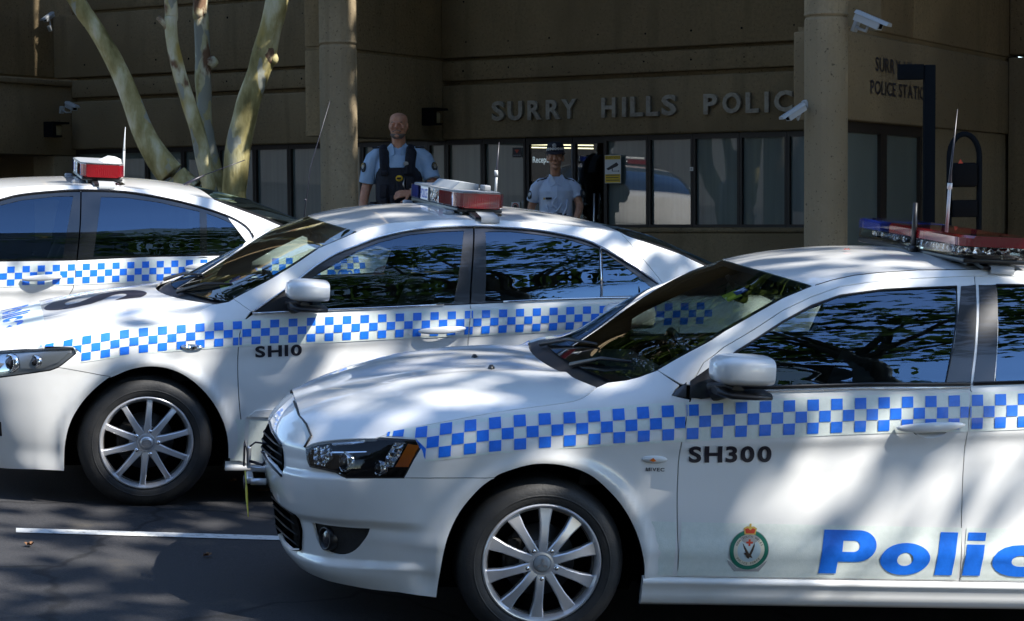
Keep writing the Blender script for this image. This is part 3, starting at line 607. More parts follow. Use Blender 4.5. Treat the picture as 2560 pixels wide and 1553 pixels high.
def side_text(car, name, body, s0, s1, z0, z1, m, side=1, bold=.012, slope=0., shear=0., off=.0030, gap_=.12, blocky=False):
    V, F, x_ = [], [], 0.
    for ch in body:
        v, f, d = GLY(ch) if blocky and ch in 'Poli' else sub_text(ch, bold); b = len(V); v = v*[1, .72/d[1]]; V += [(x_+p[0], p[1]) for p in v]; F += [tuple(b+i for i in t) for t in f]; x_ += d[0]+gap_
    v = np.array(V); f = F; x = v[:, 0]/(x_-gap_); y = v[:, 1]/.72
    s = s0+(s1-s0)*x; z = z0+(z1-z0)*y+slope*(s0-s); s = s-shear*(y-.5)*(z1-z0)
    if side < 0: s = s0+s1-s
    return decal(car, name, np.stack([s, z], 1), f, m, off, side)
def wheel(car, x, side, R, rr, kind, y=.85, zc=.305):
    """outer face at y; local axes: x forward, y outward"""
    Mw = Matrix.Translation((x, side*y, zc)) @ (Matrix.Identity(4) if side > 0 else Matrix.Rotation(math.pi, 4, 'Z'))
    w = G().lathe([(rr*.97, -.19), (rr*.97, -.03), (rr*.90, -.03)], 48).obj('wheel', M['alloyd'], car.root); w.matrix_local = Mw
    g = G(); b = rr+.004
    g.lathe([(b, -.010), (b+.006, .004), (b+.018, .009), (b+.036, .010), (R-.035, .004), (R-.022, -.006), (R-.010, -.022), (R-.003, -.035), (R, -.05), (R, -.16), (R-.01, -.19), (rr, -.21)], 72)
    g.lathe([(b+.028, .0105), (b+.030, .012), (b+.033, .012), (b+.035, .0105)], 72); g.obj('tyre', M['rubber'], w, sharp=40)
    g = G(); n = 72
    g.lathe([(rr*.90, -.06), (rr*.925, -.016), (rr*.955, -.004), (rr*.975, .002), (rr*.995, .003), (rr+.005, -.002), (rr+.005, -.03)], n)
    for k in range(10):
        a = math.radians((-2 if kind == 'L' else -3)+90+36*k); ca, sa = -math.cos(a), math.sin(a)
        secs = ((.026, .0, .019), (.06, .004, .0165), (.10, .005, .0155), (.15, -.002, .0175), (rr*.80, -.008, .0215), (rr*.955, -.012, .027)) if kind == 'L' else ((.026, -.004, .020), (.06, .001, .0185), (.10, .004, .0150), (.15, .0, .0135), (rr*.84, -.006, .0130), (rr*.945, -.012, .016))
        rings = []
        for r, d, wd in secs:
            c = Vector((ca*r, d, sa*r)); t = Vector((-sa, 0, ca))*(1)
            t = Vector((sa, 0, -ca)); e = .0045
            rings.append([c+t*wd+Vector((0, -.032, 0)), c+t*wd+Vector((0, -e, 0)), c+t*(wd-e), c-t*(wd-e), c-t*wd+Vector((0, -e, 0)), c-t*wd+Vector((0, -.032, 0))])
        g.rings(rings)
    g.lathe([(.050, -.03), (.047, -.006), (.042, .003), (.034, .004)], 40); g.lathe([(.078, -.045), (.074, -.030), (.0001, -.030)], 40)
    o = g.obj('rim', M['alloy'], w, sharp=38)
    G().lathe([(.0001, .012), (.020, .0115), (.030, .008), (.033, .002), (.033, -.01)], 32).obj('centre_cap', M['grey' if kind == 'L' else 'alloy'], w)
    g = G()
    if kind == 'L':
        for k in range(3):
            a = math.radians(90+120*k); b_ = [(.002, a), (.013, a-.42), (.023, a), (.013, a+.42)]; g.add([(-r*math.cos(q), .0135, r*math.sin(q)) for r, q in b_], [(0, 1, 2, 3)])
    else:
        for rx, rz in ((.022, .015), (.009, .014), (.020, .006)):
            g.add([(r*rx*math.cos(q), .0135, r*rz*math.sin(q)+(.005 if rx > .019 and rz < .01 else 0)) for r in (1, .8) for q in np.linspace(0, 2*math.pi, 21)[:-1]], [(i, (i+1) % 20, 20+(i+1) % 20, 20+i) for i in range(20)])
    g.obj('hub_emblem', M['steel'], w)
    for k in range(5):
        a = math.radians((55 if kind == 'L' else 74)+72*k); p = Vector((-math.cos(a)*.057, 0, math.sin(a)*.057))
        g = G(); g.lathe([(.0001, .006), (.006, .0052), (.0105, .001), (.0125, -.006), (.0125, -.025)], 16, M=Matrix.Translation(p)); g.obj('wheel_nut', M['chrome'], w); G().lathe([(.0125, -.014), (.0185, -.012), (.0205, -.006), (.0205, -.03)], 16, M=Matrix.Translation(p)).obj('nut_seat', M['alloyd'], w)
    G().lathe([(.0001, -.06), (.07, -.06), (.075, -.075), (.135, -.075), (.135, -.095), (.0001, -.095)], 40).obj('brake_disc', M['disc'], w)
    G().box((.03, -.10, -.07), (.125, -.05, .08), bev=.012).obj('brake_caliper', M['matt'], w)
    G().lathe([(.0001, -.13), (rr*.95, -.13)], 30).obj('wheel_back', M['shell'], w)
    return w
def handle(car, c, L, slope, side, door, key=True):
    """bar handle over a dished recess"""
    s0, z0 = c; rx, rz = L*.30, .052
    R = []
    for k, rho in enumerate((1.0, .96, .8, .55, .25, .02)):
        d = -.036*(1-rho**2)
        R.append(on(car, [(s0+rx*.95*rho*math.cos(a), z0+.002+rz*rho*math.sin(a)) for a in np.linspace(0, 2*math.pi, 29)[:-1]], d+.0008, side))
    G().rings(R, caps=(False, True)).obj('handle_recess', M['paint'], door)
    R = []
    for t in np.linspace(-1, 1, 25):
        s = s0-t*L/2; z = z0+slope*t*L/2-.004; h = (.019 if t < .55 else .0175)*max(.12, (1-abs(t)**6))**.5*(1-.25*abs(t)); o = .012+.026*(1-t*t)**.8; th = .008
        P = np.array(on(car, [(s, z)], 0, side)[0]); N = car.B.n(np.array([s]), np.array([z]))[0]*[1, side, 1]; U = np.array([0, 0, 1.])
        R.append([tuple(P+N*(o+th*math.cos(a))+U*h*math.sin(a)) for a in np.linspace(0, 2*math.pi, 15)[:-1]])
    h = G().rings(R).obj('handle', M['paint'], door)
    if key: G().ball(on(car, [(s0-L*.47, z0+slope*L/2-.002)], .014, side)[0], .006, n=8).obj('key_slot', M['ink'], door)
def mirror(car, x0, x1, z0, z1, y0, y1, side, foot, kind):
    mt = empty('wing_mirror'); mt.parent = car.root; xm, zm = (x0+x1)/2, (z0+z1)/2; hx, hz = (x0-x1)/2, (z1-z0)/2; ym = (y0+y1)/2; hy = (y1-y0)/2
    R = []
    for t in np.linspace(0, 1, 11):                               # from the outer tip inwards
        pass
    def sq(a, e): c, s = math.cos(a), math.sin(a); return (abs(c)**e*(1 if c > 0 else -1), abs(s)**e*(1 if s > 0 else -1))
    n = 28; R = []
    for t, k in ((-1, .30), (-.93, .62), (-.75, .85), (-.45, .97), (0, 1), (.5, .98), (.86, .93), (1, .88)):   # t along x: -1 front of the shell
        ring = []
        for j in range(n):
            c, s = sq(2*math.pi*j/n, .55); taper = 1-.10*(c+1)/2 if kind == 'L' else 1-.16*(c+1)/2
            ring.append((xm-hx*t, side*(ym+hy*k*c), zm+hz*k*s*taper+.012*t*0))
        R.append(ring)
    g = G(); g.rings(R, caps=(True, False)); g.obj('mirror_shell', M['paint'], mt)
    g = G(); g.add([(x1+.004, side*(ym+hy*.84*a), zm+hz*.84*b) for a, b in [sq(2*math.pi*j/n, .55) for j in range(n)]], [tuple(range(n))]); g.obj('mirror_glass', M['chrome'], mt)
    g = G(); g.rings([[(xm-hx*t, side*(ym+hy*k*.97*a), z0-.002-.03*k+ (0.014*(b))) for a, b in [sq(2*math.pi*j/16, .7) for j in range(16)]] for t, k in ((-.85, .5), (-.4, .9), (.4, .95), (.95, .9))]); g.obj('mirror_base', M['black'], mt)
    f = Vector(on(car, [foot], .0, side)[0]); g = G(); g.tube([f, Vector((xm+hx*.1, side*(y0+.02), z0-.02)), Vector((xm, side*ym, z0-.02))], [.05, .036, .03], 12, flat=.62); g.obj('mirror_arm', M['black'], mt)
    return mt
def light_bar(car, x0, x1, y, z0, z1, kind):
    """roof light bar across the car; x0 front, x1 rear, half length y, kind sets the lens colours"""
    lb = empty('light_bar'); lb.parent = car.root; xm = (x0+x1)/2; hx = (x0-x1)/2; H = z1-z0
    def outline(k, ya, yb, n=10):
        out = []
        r = .075
        P = []
        for yy in np.linspace(ya, yb, 9): P.append((x0-(1-k)*.02-max(0, abs(yy)-(y-r))**2*6, yy))
        for yy in np.linspace(yb, ya, 9): P.append((x1+(1-k)*.02+max(0, abs(yy)-(y-r))**2*6, yy))
        return P
    def seg(name, ya, yb, za, zb, m, k0=1, k1=1, parent=lb):
        R = [[(a, b, z) for a, b in outline(k, ya, yb)] for z, k in ((za, k0), (za+.006, 1), (zb-.010, 1), (zb, k1))]
        return G().rings(R).obj(name, M[m], parent, sharp=35)
    if kind == 'L':
        hz = z0+H*.50
        for ya, yb, mt in ((.215, y, 'redlens'), (.05, .213, 'redlens'), (-.20, .048, 'redlens'), (-.315, -.203, 'lens'), (-y, -.318, 'bluelens')): seg('lens_top', ya, yb, hz+.0015, z1, mt, 1, .5)
        for ya, yb in ((.215, y), (-.06, .213), (-.315, -.062), (-y, -.318)): seg('lens_lower', ya, yb, z0, hz, 'lens', .4)
        for yy in np.arange(-.48, .56, .12): G().box((x1+.05, yy-.045, z0+.008), (x0-.035, yy+.045, hz-.006), bev=.01).obj('lamp_reflector', M['reflector'], lb)
    else:
        zt = z1-.008
        S_ = ((.17, y, 'redlens'), (-.03, .168, 'reflector'), (-.085, -.033, 'lens'), (-.27, -.088, 'white'), (-.33, -.273, 'lens'), (-y, -.333, 'bluelens'))
        for ya, yb, mt in S_: seg('lens', ya, yb, z0, zt, mt, .5, 1)
        seg('lid', -y+.004, y-.004, zt+.0015, z1, 'grey', 1, .7)
        v, f, d = sub_text('POLICE', .012)
        g = G(); g.add([(x0+.0015, -.262+a/d[0]*.165, z0+.014+b/d[1]*(H-.034)) for a, b in v], f); g.obj('police_lettering', M['stickb'], lb, fix=False)
        if kind == 'C':
            g = G()
            for a, b, c in ((.10, .14, .9), (.04, .10, .5), (-.02, .02, .25)): g.add([(x0+.002, a, z0+.012), (x0+.002, a+.02, z0+.012), (x0+.002, b+.02, z0+H*c), (x0+.002, b, z0+H*c*.8)], [(0, 1, 2, 3)])
            g.obj('lens_print', M['redlens'], lb)
        for ya, yb in ((.30, .303), (.45, .453)): seg('lens_rib', ya, yb, z0+.002, zt-.001, 'shell')
    b = G(); b.box((x1+.01, -y+.03, z0-.022), (x0-.01, y-.03, z0-.001), bev=.006); b.obj('bar_base', M['black'], lb)
    for sd in (1, -1):
        rs = [car.roofpt(xm+dx, sd*yy) for dx, yy in ((.0, .42), (0, .545))]
        for dx in (-.06, .06):
            e1 = car.roofpt(xm+dx, sd*.40); e2 = car.roofpt(xm+dx, sd*.53); e3 = Vector(on(car, [(xm+dx, car.strapz(xm+dx))], .004, sd)[0])
        g = G()
        T = [Vector((xm, sd*.36, z0-.02)), Vector((xm, sd*.47, car.roofpt(xm, sd*.47).z+.018)), car.roofpt(xm, sd*.535)+Vector((0, 0, .008)), Vector(on(car, [(xm-.0, car.strapz(xm))], .006, sd)[0])]
        g.rings([[(p.x+dx, p.y+o*sd*.3, p.z+o) for dx, o in ((-.085*k, 0), (.085*k, 0), (.085*k, .012), (-.085*k, .012))] for p, k in zip(T, (1, .95, .75, .6))], smooth=False); g.box((xm-.085, min(sd*.40, sd*.535), 1.38), (xm+.085, max(sd*.40, sd*.535), z0-.02)); g.obj('mount_foot', M['black'], lb)
        e = Vector(on(car, [(xm-.02, car.strapz(xm)-.004)], .012, sd)[0]); q = car.roofpt(xm-.02, sd*.54)
        G().rings([[(q.x-.05, q.y, q.z+.022), (q.x+.045, q.y, q.z+.022)], [(e.x-.05, e.y+sd*.006, e.z+.012), (e.x+.045, e.y+sd*.006, e.z+.012)], [(e.x-.05, e.y+sd*.006, e.z-.014), (e.x+.045, e.y+sd*.006, e.z-.014)]], caps=(False, False), closed=False).obj('mount_clip', M['grey'], lb)
        if kind != 'L':
            al = Vector((x1+.035, sd*(y-.05), z0-.050)); MA = Matrix.Translation(al) @ Matrix.Rotation(math.radians(-35*sd), 4, 'Z')
            R = [[MA @ Vector((r*math.cos(t)*1.45, sd*(a), r*math.sin(t))) for t in np.linspace(0, 2*math.pi, 19)[:-1]] for a, r in ((-.05, .02), (-.02, .027), (.035, .027))]
            G().rings(R, caps=(True, False)).obj('alley_lamp', M['chrome'], lb)
            G().rings([[MA @ Vector((r*math.cos(t)*1.45, sd*a, r*math.sin(t))) for t in np.linspace(0, 2*math.pi, 19)[:-1]] for a, r in ((.034, .025), (.041, .018), (.044, .002))], caps=(False, True)).obj('alley_lens', M['reflector'], lb)
            p = car.roofpt(x0+.015, sd*.50); G().box((p.x-.018, p.y-.03, p.z-.004), (p.x+.03, p.y+.03, p.z+.018), bev=.008).obj('cable_gland', M['grey'], lb)
    return lb
def make_car(K):
    car = Car(); car.B = Body(**K['body']); B = car.B; o, f, l, n = [Vector(v) for v in K['frame']]
    car.root = empty('police_car', Matrix(((f.x, l.x, n.x, o.x), (f.y, l.y, n.y, o.y), (f.z, l.z, n.z, o.z), (0, 0, 0, 1))), K['label'], 'police car', 'police cars parked at an angle to the kerb')
    A = K['arch']; i = K['split']; sp = K['seam']; WB = K['wb']; P = M['paint']
    AF = sm(A[:i]+[sp], 4); AR = sm([sp]+A[i:], 4); A = AF+AR[1:]; RA = [(s-WB, z) for s, z in A]; SC, ST = B.s1, B.s0
    HLT, HLR, HLB = K['hl_top'], K['hl_side'], K['hl_bot']        # headlight outline: top from nose to rear, rear edge downwards, bottom from rear to nose
    HL = HLT+HLR+HLB; hs = K['hood_seam']; hf = K['hood_front']+[(SC, K['hood_front'][-1][1]+.007)]
    zb = K['sill_top']; z0 = K['sill_bot']
    lip = lambda s, z: K['lip'](s, z)
    def arcflare(s, z, cs=0.):
        d = np.hypot(s-cs, z-.305); return .012*np.exp(-((d-.385)/.03)**2)
    front_rel = lambda s, z: lip(s, z)+arcflare(s, z)
    pil, roof, rg, boot = K['pillar'], K['roof'], K['rear_glass'], K['boot']; fs = K['frame_seam']; ds_, bs = K['door_seam'], K['b_seam']; rs = K['rear_seam']
    wl = K['ws_low']
    # ---- sides
    for sd in (1, -1):
        body = K['grille'](car, sd) if sd == 1 else None
        bump_holes = [K['fog']]+([K['lower']] if 'lower' in K else [])+([K['upper']] if 'upper' in K else [])
        bp = AF+[HLB[0]]+HLB[1:]+[HLT[0]]+hf+[(SC, z0-.01)]+K['bump_bot']
        panel(car, 'front_bumper', bp, P, side=sd, holes=bump_holes, relief=front_rel, ds=.024, dz=.007, gap=.002)
        fen = AR+[(ds_[0][0]+.0, zb+.003)]+ds_+K['sail_low']+[wl[-1]]+wl[::-1][1:]+hs[1:]+HLT[1:][-1:] * 0+HLT[1:]+HLR+[HLB[0]]
        fen = AR+[(ds_[0][0], zb+.003)]+ds_+K['sail_low']+wl[::-1]+hs+HLT[K['hl_k']:]+HLR+[HLB[0]]
        panel(car, 'front_fender', fen, P, side=sd, relief=arcflare, ds=.022, dz=.012)
        rail = K['sail_up']+wl[-1:]+pil+roof+[rs[-1]]+fs[::-1]
        panel(car, 'roof_rail', rail, P, side=sd, gap=.0012)
        dfront = ds_+K['door_top']+bs+[(bs[-1][0], zb), (ds_[0][0], zb)]
        hd = [(K['handle'][0][0]+K['handle'][2]*.30*math.cos(a), K['handle'][0][1]+.002+.052*math.sin(a)) for a in np.linspace(0, 2*math.pi, 29)[:-1]]
        fd = panel(car, 'front_door', dfront, P, side=sd, holes=[h for h in (K['glass_f'] if K['white_frames'] else None, hd) if h], dz=.011)
        hr = [(a+K['handle_r'][0]-K['handle'][0][0], b+K['handle_r'][1]-K['handle'][0][1]) for a, b in hd]
        drear = bs[::-1]+K['rdoor_top']+rs[::-1]+[p for p in RA[::-1] if p[0] > -WB+.20 and p[1] > zb]+[(-WB+.375, zb), (bs[-1][0], zb)]
        rd = panel(car, 'rear_door', drear, P, side=sd, holes=[h for h in (K['glass_r'] if K['white_frames'] else None, hr) if h], dz=.011)
        handle(car, K['handle'][0], K['handle'][2], K['handle'][1], sd, fd); handle(car, K['handle_r'], K['handle'][2], K['handle'][1], sd, rd, False)
        q = [rs[-1], roof[-1]]+rg[1:]+boot[1:]+[(ST, boot[-1][1]), (ST, .60), (-WB-.55, .60), (-WB-.215, .622)]+[p for p in RA[::-1] if p[0] > -WB-.16 and p[0] < -WB+.20]+rs[:-1]
        panel(car, 'quarter_panel', q, P, side=sd, relief=lambda s, z: arcflare(s, z, -WB), ds=.03, dz=.02)
        panel(car, 'rear_bumper', [p for p in RA if p[0] < -WB-.2]+[(-WB-.38, .17), (ST, .17), (ST, .597), (-WB-.55, .597), (-WB-.215, .619)], P, side=sd, ds=.08, dz=.05)
        panel(car, 'tail_lamp', K.get('tail') or [(-WB-.50, .72), (-WB-.48, .86), (-WB-.95, .88), (-WB-.98, .74)], M['redlens'], side=sd, off=.006, rim=.02, ds=.08, dz=.05)
        Sx = np.linspace(-.378, -WB+.378, 26); R = []
        for sx in Sx: R.append([on(car, [(sx, z)], o+K.get('sill_in', 0), sd)[0] for z, o in ((zb-.003, -.012), (zb-.003, .012), (zb-.008, .019), (zb-.020, .021), (zb-.030, .016), (z0+.05, .012), (z0+.02, .004), (z0+.004, -.012), (z0, -.03))])
        g = G(); g.rings(R, closed=False, caps=(False, False)); g.add(R[0], [tuple(range(9))]); g.add(R[-1], [tuple(range(9))]); so = g.obj('sill', P, car.root, sharp=50)
        # glass
        for nm, gl in (('door_window', K['glass_f']), ('rear_door_window', K['glass_r']))+((('quarter_window', K['glass_q']),) if 'glass_q' in K else ()):
            panel(car, nm, gl, M['frontglass' if nm == 'door_window' else 'sideglass'], side=sd, off=-.004, gap=0, rim=0)
        K['trim'](car, sd, fd, rd)
        # lamps
        HLs = shrink(np.array(HL), .004).tolist()
        hl = panel(car, 'headlight', HL, M[K.get('lamp_m', 'shell')], side=sd, off=-K.get('lamp_d', .030), rim=.004-K.get('lamp_d', .030), gap=.002, relief=None, ds=.04, dz=.03)
        K['lamp'](car, sd, hl)
        panel(car, 'lens', HLs, M['lens'], hl, side=sd, off=.001, gap=.001, rim=.006, ds=.03, dz=.02)
        panel(car, 'lens_seal', shrink(np.array(HL), -.003).tolist(), M['black'], hl, side=sd, holes=[shrink(np.array(HL), .004).tolist()], off=-.003, gap=0, rim=.004, ds=1, dz=1)
        panel(car, 'fog_recess', shrink(np.array(K['fog']), -.014).tolist(), M['matt'], side=sd, off=-.032, rim=0, gap=0)
        fr = empty('fog_lamp'); fr.parent = car.root
        c = K['fog_c']; Pp = Vector(on(car, [c], -.018, sd)[0]); N = Vector(B.n(np.array([c[0]]), np.array([c[1]]))[0]*[1, sd, 1]); N = Vector((.9, .45*sd, 0)).normalized()
        MM = Matrix.Translation(Pp) @ N.to_track_quat('Y', 'Z').to_matrix().to_4x4()
        G().lathe([(.046, -.03), (.044, .006), (.038, .008), (.034, -.006)], 28, M=MM).obj('fog_ring', M['black'], fr); G().lathe([(.034, -.004), (.02, .003), (.0005, .005)], 28, M=MM).obj('fog_glass', M['trim'], fr)
        K['mirror'](car, sd)
        wheel(car, 0, sd, K['tyre'], K['rim'], K['wk'], K['wy']); wheel(car, -WB, sd, K['tyre'], K['rim'], K['wk'], K['wy'])
        for x in (0, -WB):
            n_ = 22; R = []
            for y in (K['wy']-.03, .52): R.append([(x+.40*math.cos(a), sd*y, .305+.385*math.sin(a)) for a in np.linspace(-.25, math.pi+.25, n_)])
            g = G(); g.rings(R, caps=(False, False), closed=False); g.add([(x+.44*math.cos(a), sd*.52, .305+.44*math.sin(a)) for a in np.linspace(-.4, math.pi+.4, n_)], [tuple(range(n_))]); g.obj('wheel_housing', M['shell'], car.root)
        # dark shell under the skin: shows only in the seams
        out = A+[(-.376, z0+.03), (-WB+.376, z0+.03)]+RA+[(-WB-.38, .2), (ST, .2), (ST, boot[-1][1]-.02)]+boot[::-1]+rg[::-1][1:]+roof[::-1]+pil[::-1]+wl[::-1]+hs+HLT+hf+[(SC, z0+.02)]+K['bump_bot']
        out = [q for k, q in enumerate(out) if k == 0 or np.hypot(q[0]-out[k-1][0], q[1]-out[k-1][1]) > .004]
        ho = [shrink(dens(g_), -.004) for g_ in (K['glass_f'], K['glass_r'])+((K['glass_q'],) if 'glass_q' in K else ())]
        panel(car, 'inner_shell', out, M['shell'], side=sd, holes=bump_holes+[HL]+ho, off=-.034, rim=0, gap=-.0, ds=.08, dz=.04)
    # ---- top
    hl_pts = on(car, hs[:1]+hs[1:]+HLT[:K['hl_k']][::-1])
    Le = resamp(sm(hl_pts, 4), 34); Ce = resamp(sm(K['hood_c'], 6), 34)
    ends = B.S(np.array([SC]), np.array([hf[-1][1]]))[0]; Ce[-1] = (ends[0], ends[2])
    hood = patch(car, 'hood', Le, Ce, P, nv=44, p=K.get('hood_p', 3.2), rim=.012)
    if 'hood_rel' in K:
        me = hood.data
        for v in me.vertices: v.co.z += K['hood_rel'](v.co.x, v.co.y)
        me.update()
    wsl = resamp(on(car, wl+pil), 26); wsc = resamp(sm(K['screen_c'], 6), 26); k = K['cowl_rows']
    ws = patch(car, 'windscreen', wsl[k:], wsc[k:], M['screen'], nv=30, p=2.2, rim=0, vr=(-.992, .992)); car.ws = ws
    patch(car, 'windscreen_border', wsl[k:k+3], wsc[k:k+3], M['black'], ws, nv=30, p=2.2, rim=0, vr=(-.990, .990), off=-.004)
    patch(car, 'windscreen_border', wsl[-2:], wsc[-2:], M['black'], ws, nv=30, p=2.2, rim=0, vr=(-.990, .990), off=-.004)
    for a, b in ((-.992, -.955), (.955, .992)): patch(car, 'windscreen_border', wsl[k:], wsc[k:], M['black'], ws, nv=2, p=2.2, rim=0, vr=(a, b), off=-.004)
    cw = wsl[:k+2].copy(); cc = wsc[:k+2].copy(); cw[:, 2] -= .012; cc[:, 1] -= .012
    patch(car, 'cowl', cw, cc, M['black'], nv=30, p=2.2, rim=0)
    rl = resamp(sm(on(car, roof), 5), 40); rc = resamp(sm(K['roof_c'], 6), 40)
    rf = patch(car, 'roof', rl, rc, P, nv=40, p=K.get('roof_p', 2.6), q=2.0, rim=.012)
    bvh = BVHTree.FromPolygons([v.co.copy() for v in rf.data.vertices], [tuple(p.vertices) for p in rf.data.polygons])
    def rp(x, y):
        h = bvh.ray_cast(Vector((x, y, 3)), Vector((0, 0, -1)))[0]; return h if h is not None else Vector((x, y, 1.40))
    car.roofpt = rp; rr = np.array(roof)[::-1]; car.strapz = lambda x: float(np.interp(x, rr[:, 0], rr[:, 1]))-.004
    patch(car, 'rear_window', resamp(on(car, rg), 12), resamp(K['rear_c'], 12), M['sideglass'], nv=24, p=2.2, rim=0, vr=(-.985, .985))
    for a, b in ((-1, -.93), (.93, 1)): patch(car, 'rear_window_edge', resamp(on(car, rg), 12), resamp(K['rear_c'], 12), M['black'], nv=2, p=2.2, rim=.01, vr=(a, b), off=.002)
    patch(car, 'boot_lid', resamp(on(car, boot), 14), resamp(K['boot_c'], 14), P, nv=28, p=3, rim=.012)
    for sd in (1, -1): G().tube([Vector(p)+Vector((.003, 0, -.001)) for p in on(car, [K['hl_top'][0]]+K['hood_front'], .0015, sd)], .0042, 8).obj('bonnet_gap', M['gap'], hood)
    # ---- wipers, cabin
    for y0, y1, x0 in ((-.42, .18, 0), (.28, .60, 0)):
        rw = [k+1, k+2, k+4]
        a = Vector((wsc[k][0]+.0, y0, wsc[k][1]-.004)); b = Vector((np.interp(abs(y1)/.75, (0, 1), (wsc[k+3][0], wsl[k+3][0])), y1, np.interp(abs(y1)/.75, (0, 1), (wsc[k+3][1], wsl[k+3][2]))+.026))
        m_ = a.lerp(b, .5)+Vector((0, 0, .02)); G().tube([a, m_, b], [.012, .008, .005], 6).obj('wiper', M['black'], car.root)
    cx = K['cabin']                                                # x of the front seats
    dash = G(); dz = wsc[k][1]-.055
    dash.rings([[(x, y*w, z) for x, z in ((cx+1.05, dz), (cx+.62, dz+.01), (cx+.50, dz-.05), (cx+.52, dz-.30), (cx+1.1, dz-.35))] for y, w in ((-1, .70), (-.5, .70), (0, .7), (.5, .70), (1, .70))]); dash.obj('dashboard', M['dash'], car.root)
    for y in (-.37, .37):
        s = G().box((cx-.22, y-.24, .36), (cx+.28, y+.24, .50), bev=.05).obj('seat', M['cloth'], car.root)
        R = [[(cx-.20-t*.20+dx, y+w*dy, .46+t*.56) for dx, dy in ((.06, -1), (.10, -.6), (.10, .6), (.06, 1), (-.06, 1), (-.06, -1))] for t, w in ((0, .22), (.5, .24), (.9, .21), (1, .15))]
        G().rings(R).obj('backrest', M['cloth'], s); G().box((cx-.47, y-.13, 1.08), (cx-.37, y+.13, 1.24), bev=.04).obj('headrest', M['cloth'], s)
    s = G().box((cx-1.20, -.62, .38), (cx-.72, .62, .52), bev=.05).obj('rear_seat', M['cloth'], car.root); G().rings([[(cx-1.15-t*.22+dx, y, .5+t*.50) for dx in (0, .12) for y in ((-.62, .62) if dx == 0 else (.62, -.62))] for t in (0, 1)]).obj('backrest', M['cloth'], s)
    for y in (-.38, .38): G().box((cx-1.46, y-.12, .98), (cx-1.36, y+.12, 1.12), bev=.03).obj('headrest', M['cloth'], s)
    MW = Matrix.Translation((cx+.44, -.37, dz-.03)) @ Matrix.Rotation(math.radians(25), 4, 'Y')
    G().tube([MW @ Vector((0, .18*math.cos(a), .18*math.sin(a))) for a in np.linspace(0, 2*math.pi, 29)], .014, 8, caps=False).tube([MW @ Vector((0, -.17, 0)), MW @ Vector((.02, 0, 0)), MW @ Vector((0, .17, 0))], [.016, .05, .016], 8).obj('steering_wheel', M['black'], car.root)
    t_ = Vector((wsc[-3][0]-.07, 0, wsc[-3][1]-.085)); G().box((t_.x-.015, -.12, t_.z-.035), (t_.x+.02, .12, t_.z+.035), bev=.015).tube([t_, t_+Vector((.05, 0, .07))], .01, 6).obj('inside_mirror', M['black'], car.root)
    G().box((-WB-.55, -.62, .19), (.62, .62, .30)).box((.05, -.56, .3), (.60, .56, .66)).box((-.55, -.66, .3), (-.40, .66, .80)).obj('underbody', M['shell'], car.root)
    G().box((-WB-.4, -.60, .30), (-WB+.1, .60, .80)).obj('boot_floor', M['shell'], car.root)
    K['extra'](car); return car
# ---------------------------------------------------------------- livery
def checker(car, top, bot, marks, seams, side=1, floor=None):
    """three rows of blue squares on a white reflective band; marks = front edges of the blue squares of the outer rows"""
    zt = hermite(*zip(*top)); zb_ = hermite(*zip(*bot)); marks = np.array(marks)
    s_lo, s_hi = max(top[-1][0], bot[-1][0]), min(top[0][0], marks[0]+.0)
    sg = [hermite([z for s, z in q], [s for s, z in q]) for q in seams]
    W_v, W_f, B_v, B_f = [], [], [], []
    def cellq(V, F, sa, sb, r0, r1):
        # sa > sb; split at door seams
        za = lambda s, r: max(float(zb_(s)+(zt(s)-zb_(s))*r), floor(s) if floor else -9)
        if floor and za(sa, r1) <= floor(sa)+.002 and za(sb, r1) <= floor(sb)+.002: return
        parts = [(sa, sb)]
        for q in sg:
            zm = za((sa+sb)/2, (r0+r1)/2); sc_ = float(q(zm)); new = []
            for a, b in parts:
                if b < sc_ < a: new += [(a, sc_+.003), (sc_-.003, b)]
                else: new.append((a, b))
            parts = [(a, b) for a, b in new if a-b > .002]
        for a, b in parts:
            n_ = 2; i = len(V)
            for r in np.linspace(r0, r1, n_+1):
                for s in (a, b): V.append((s, za(s, r)))
            for k in range(n_): F.append((i+2*k, i+2*k+1, i+2*k+3, i+2*k+2))
    edges = []
    for k in range(len(marks)-1):
        a, b = marks[k], marks[k+1]; m = (a+b)/2; edges += [(a, m, 0), (m, b, 1)]
    mg = .07
    for a, b, odd in edges:
        cellq(W_v, W_f, a, b, -mg, 1+(mg if a < .2 else .02))
        for r in range(3):
            if (r % 2 == 0) == (odd == 0): cellq(B_v, B_f, a-.0008, b+.0008, r/3+.005, (r+1)/3-.005)
    if side < 0: W_f = [t[::-1] for t in W_f]; B_f = [t[::-1] for t in B_f]
    w = decal(car, 'checker_band', W_v, W_f, M['decalw'], .0018, side); decal(car, 'blue_squares', B_v, B_f, M['decalb'], .0028, side, w)
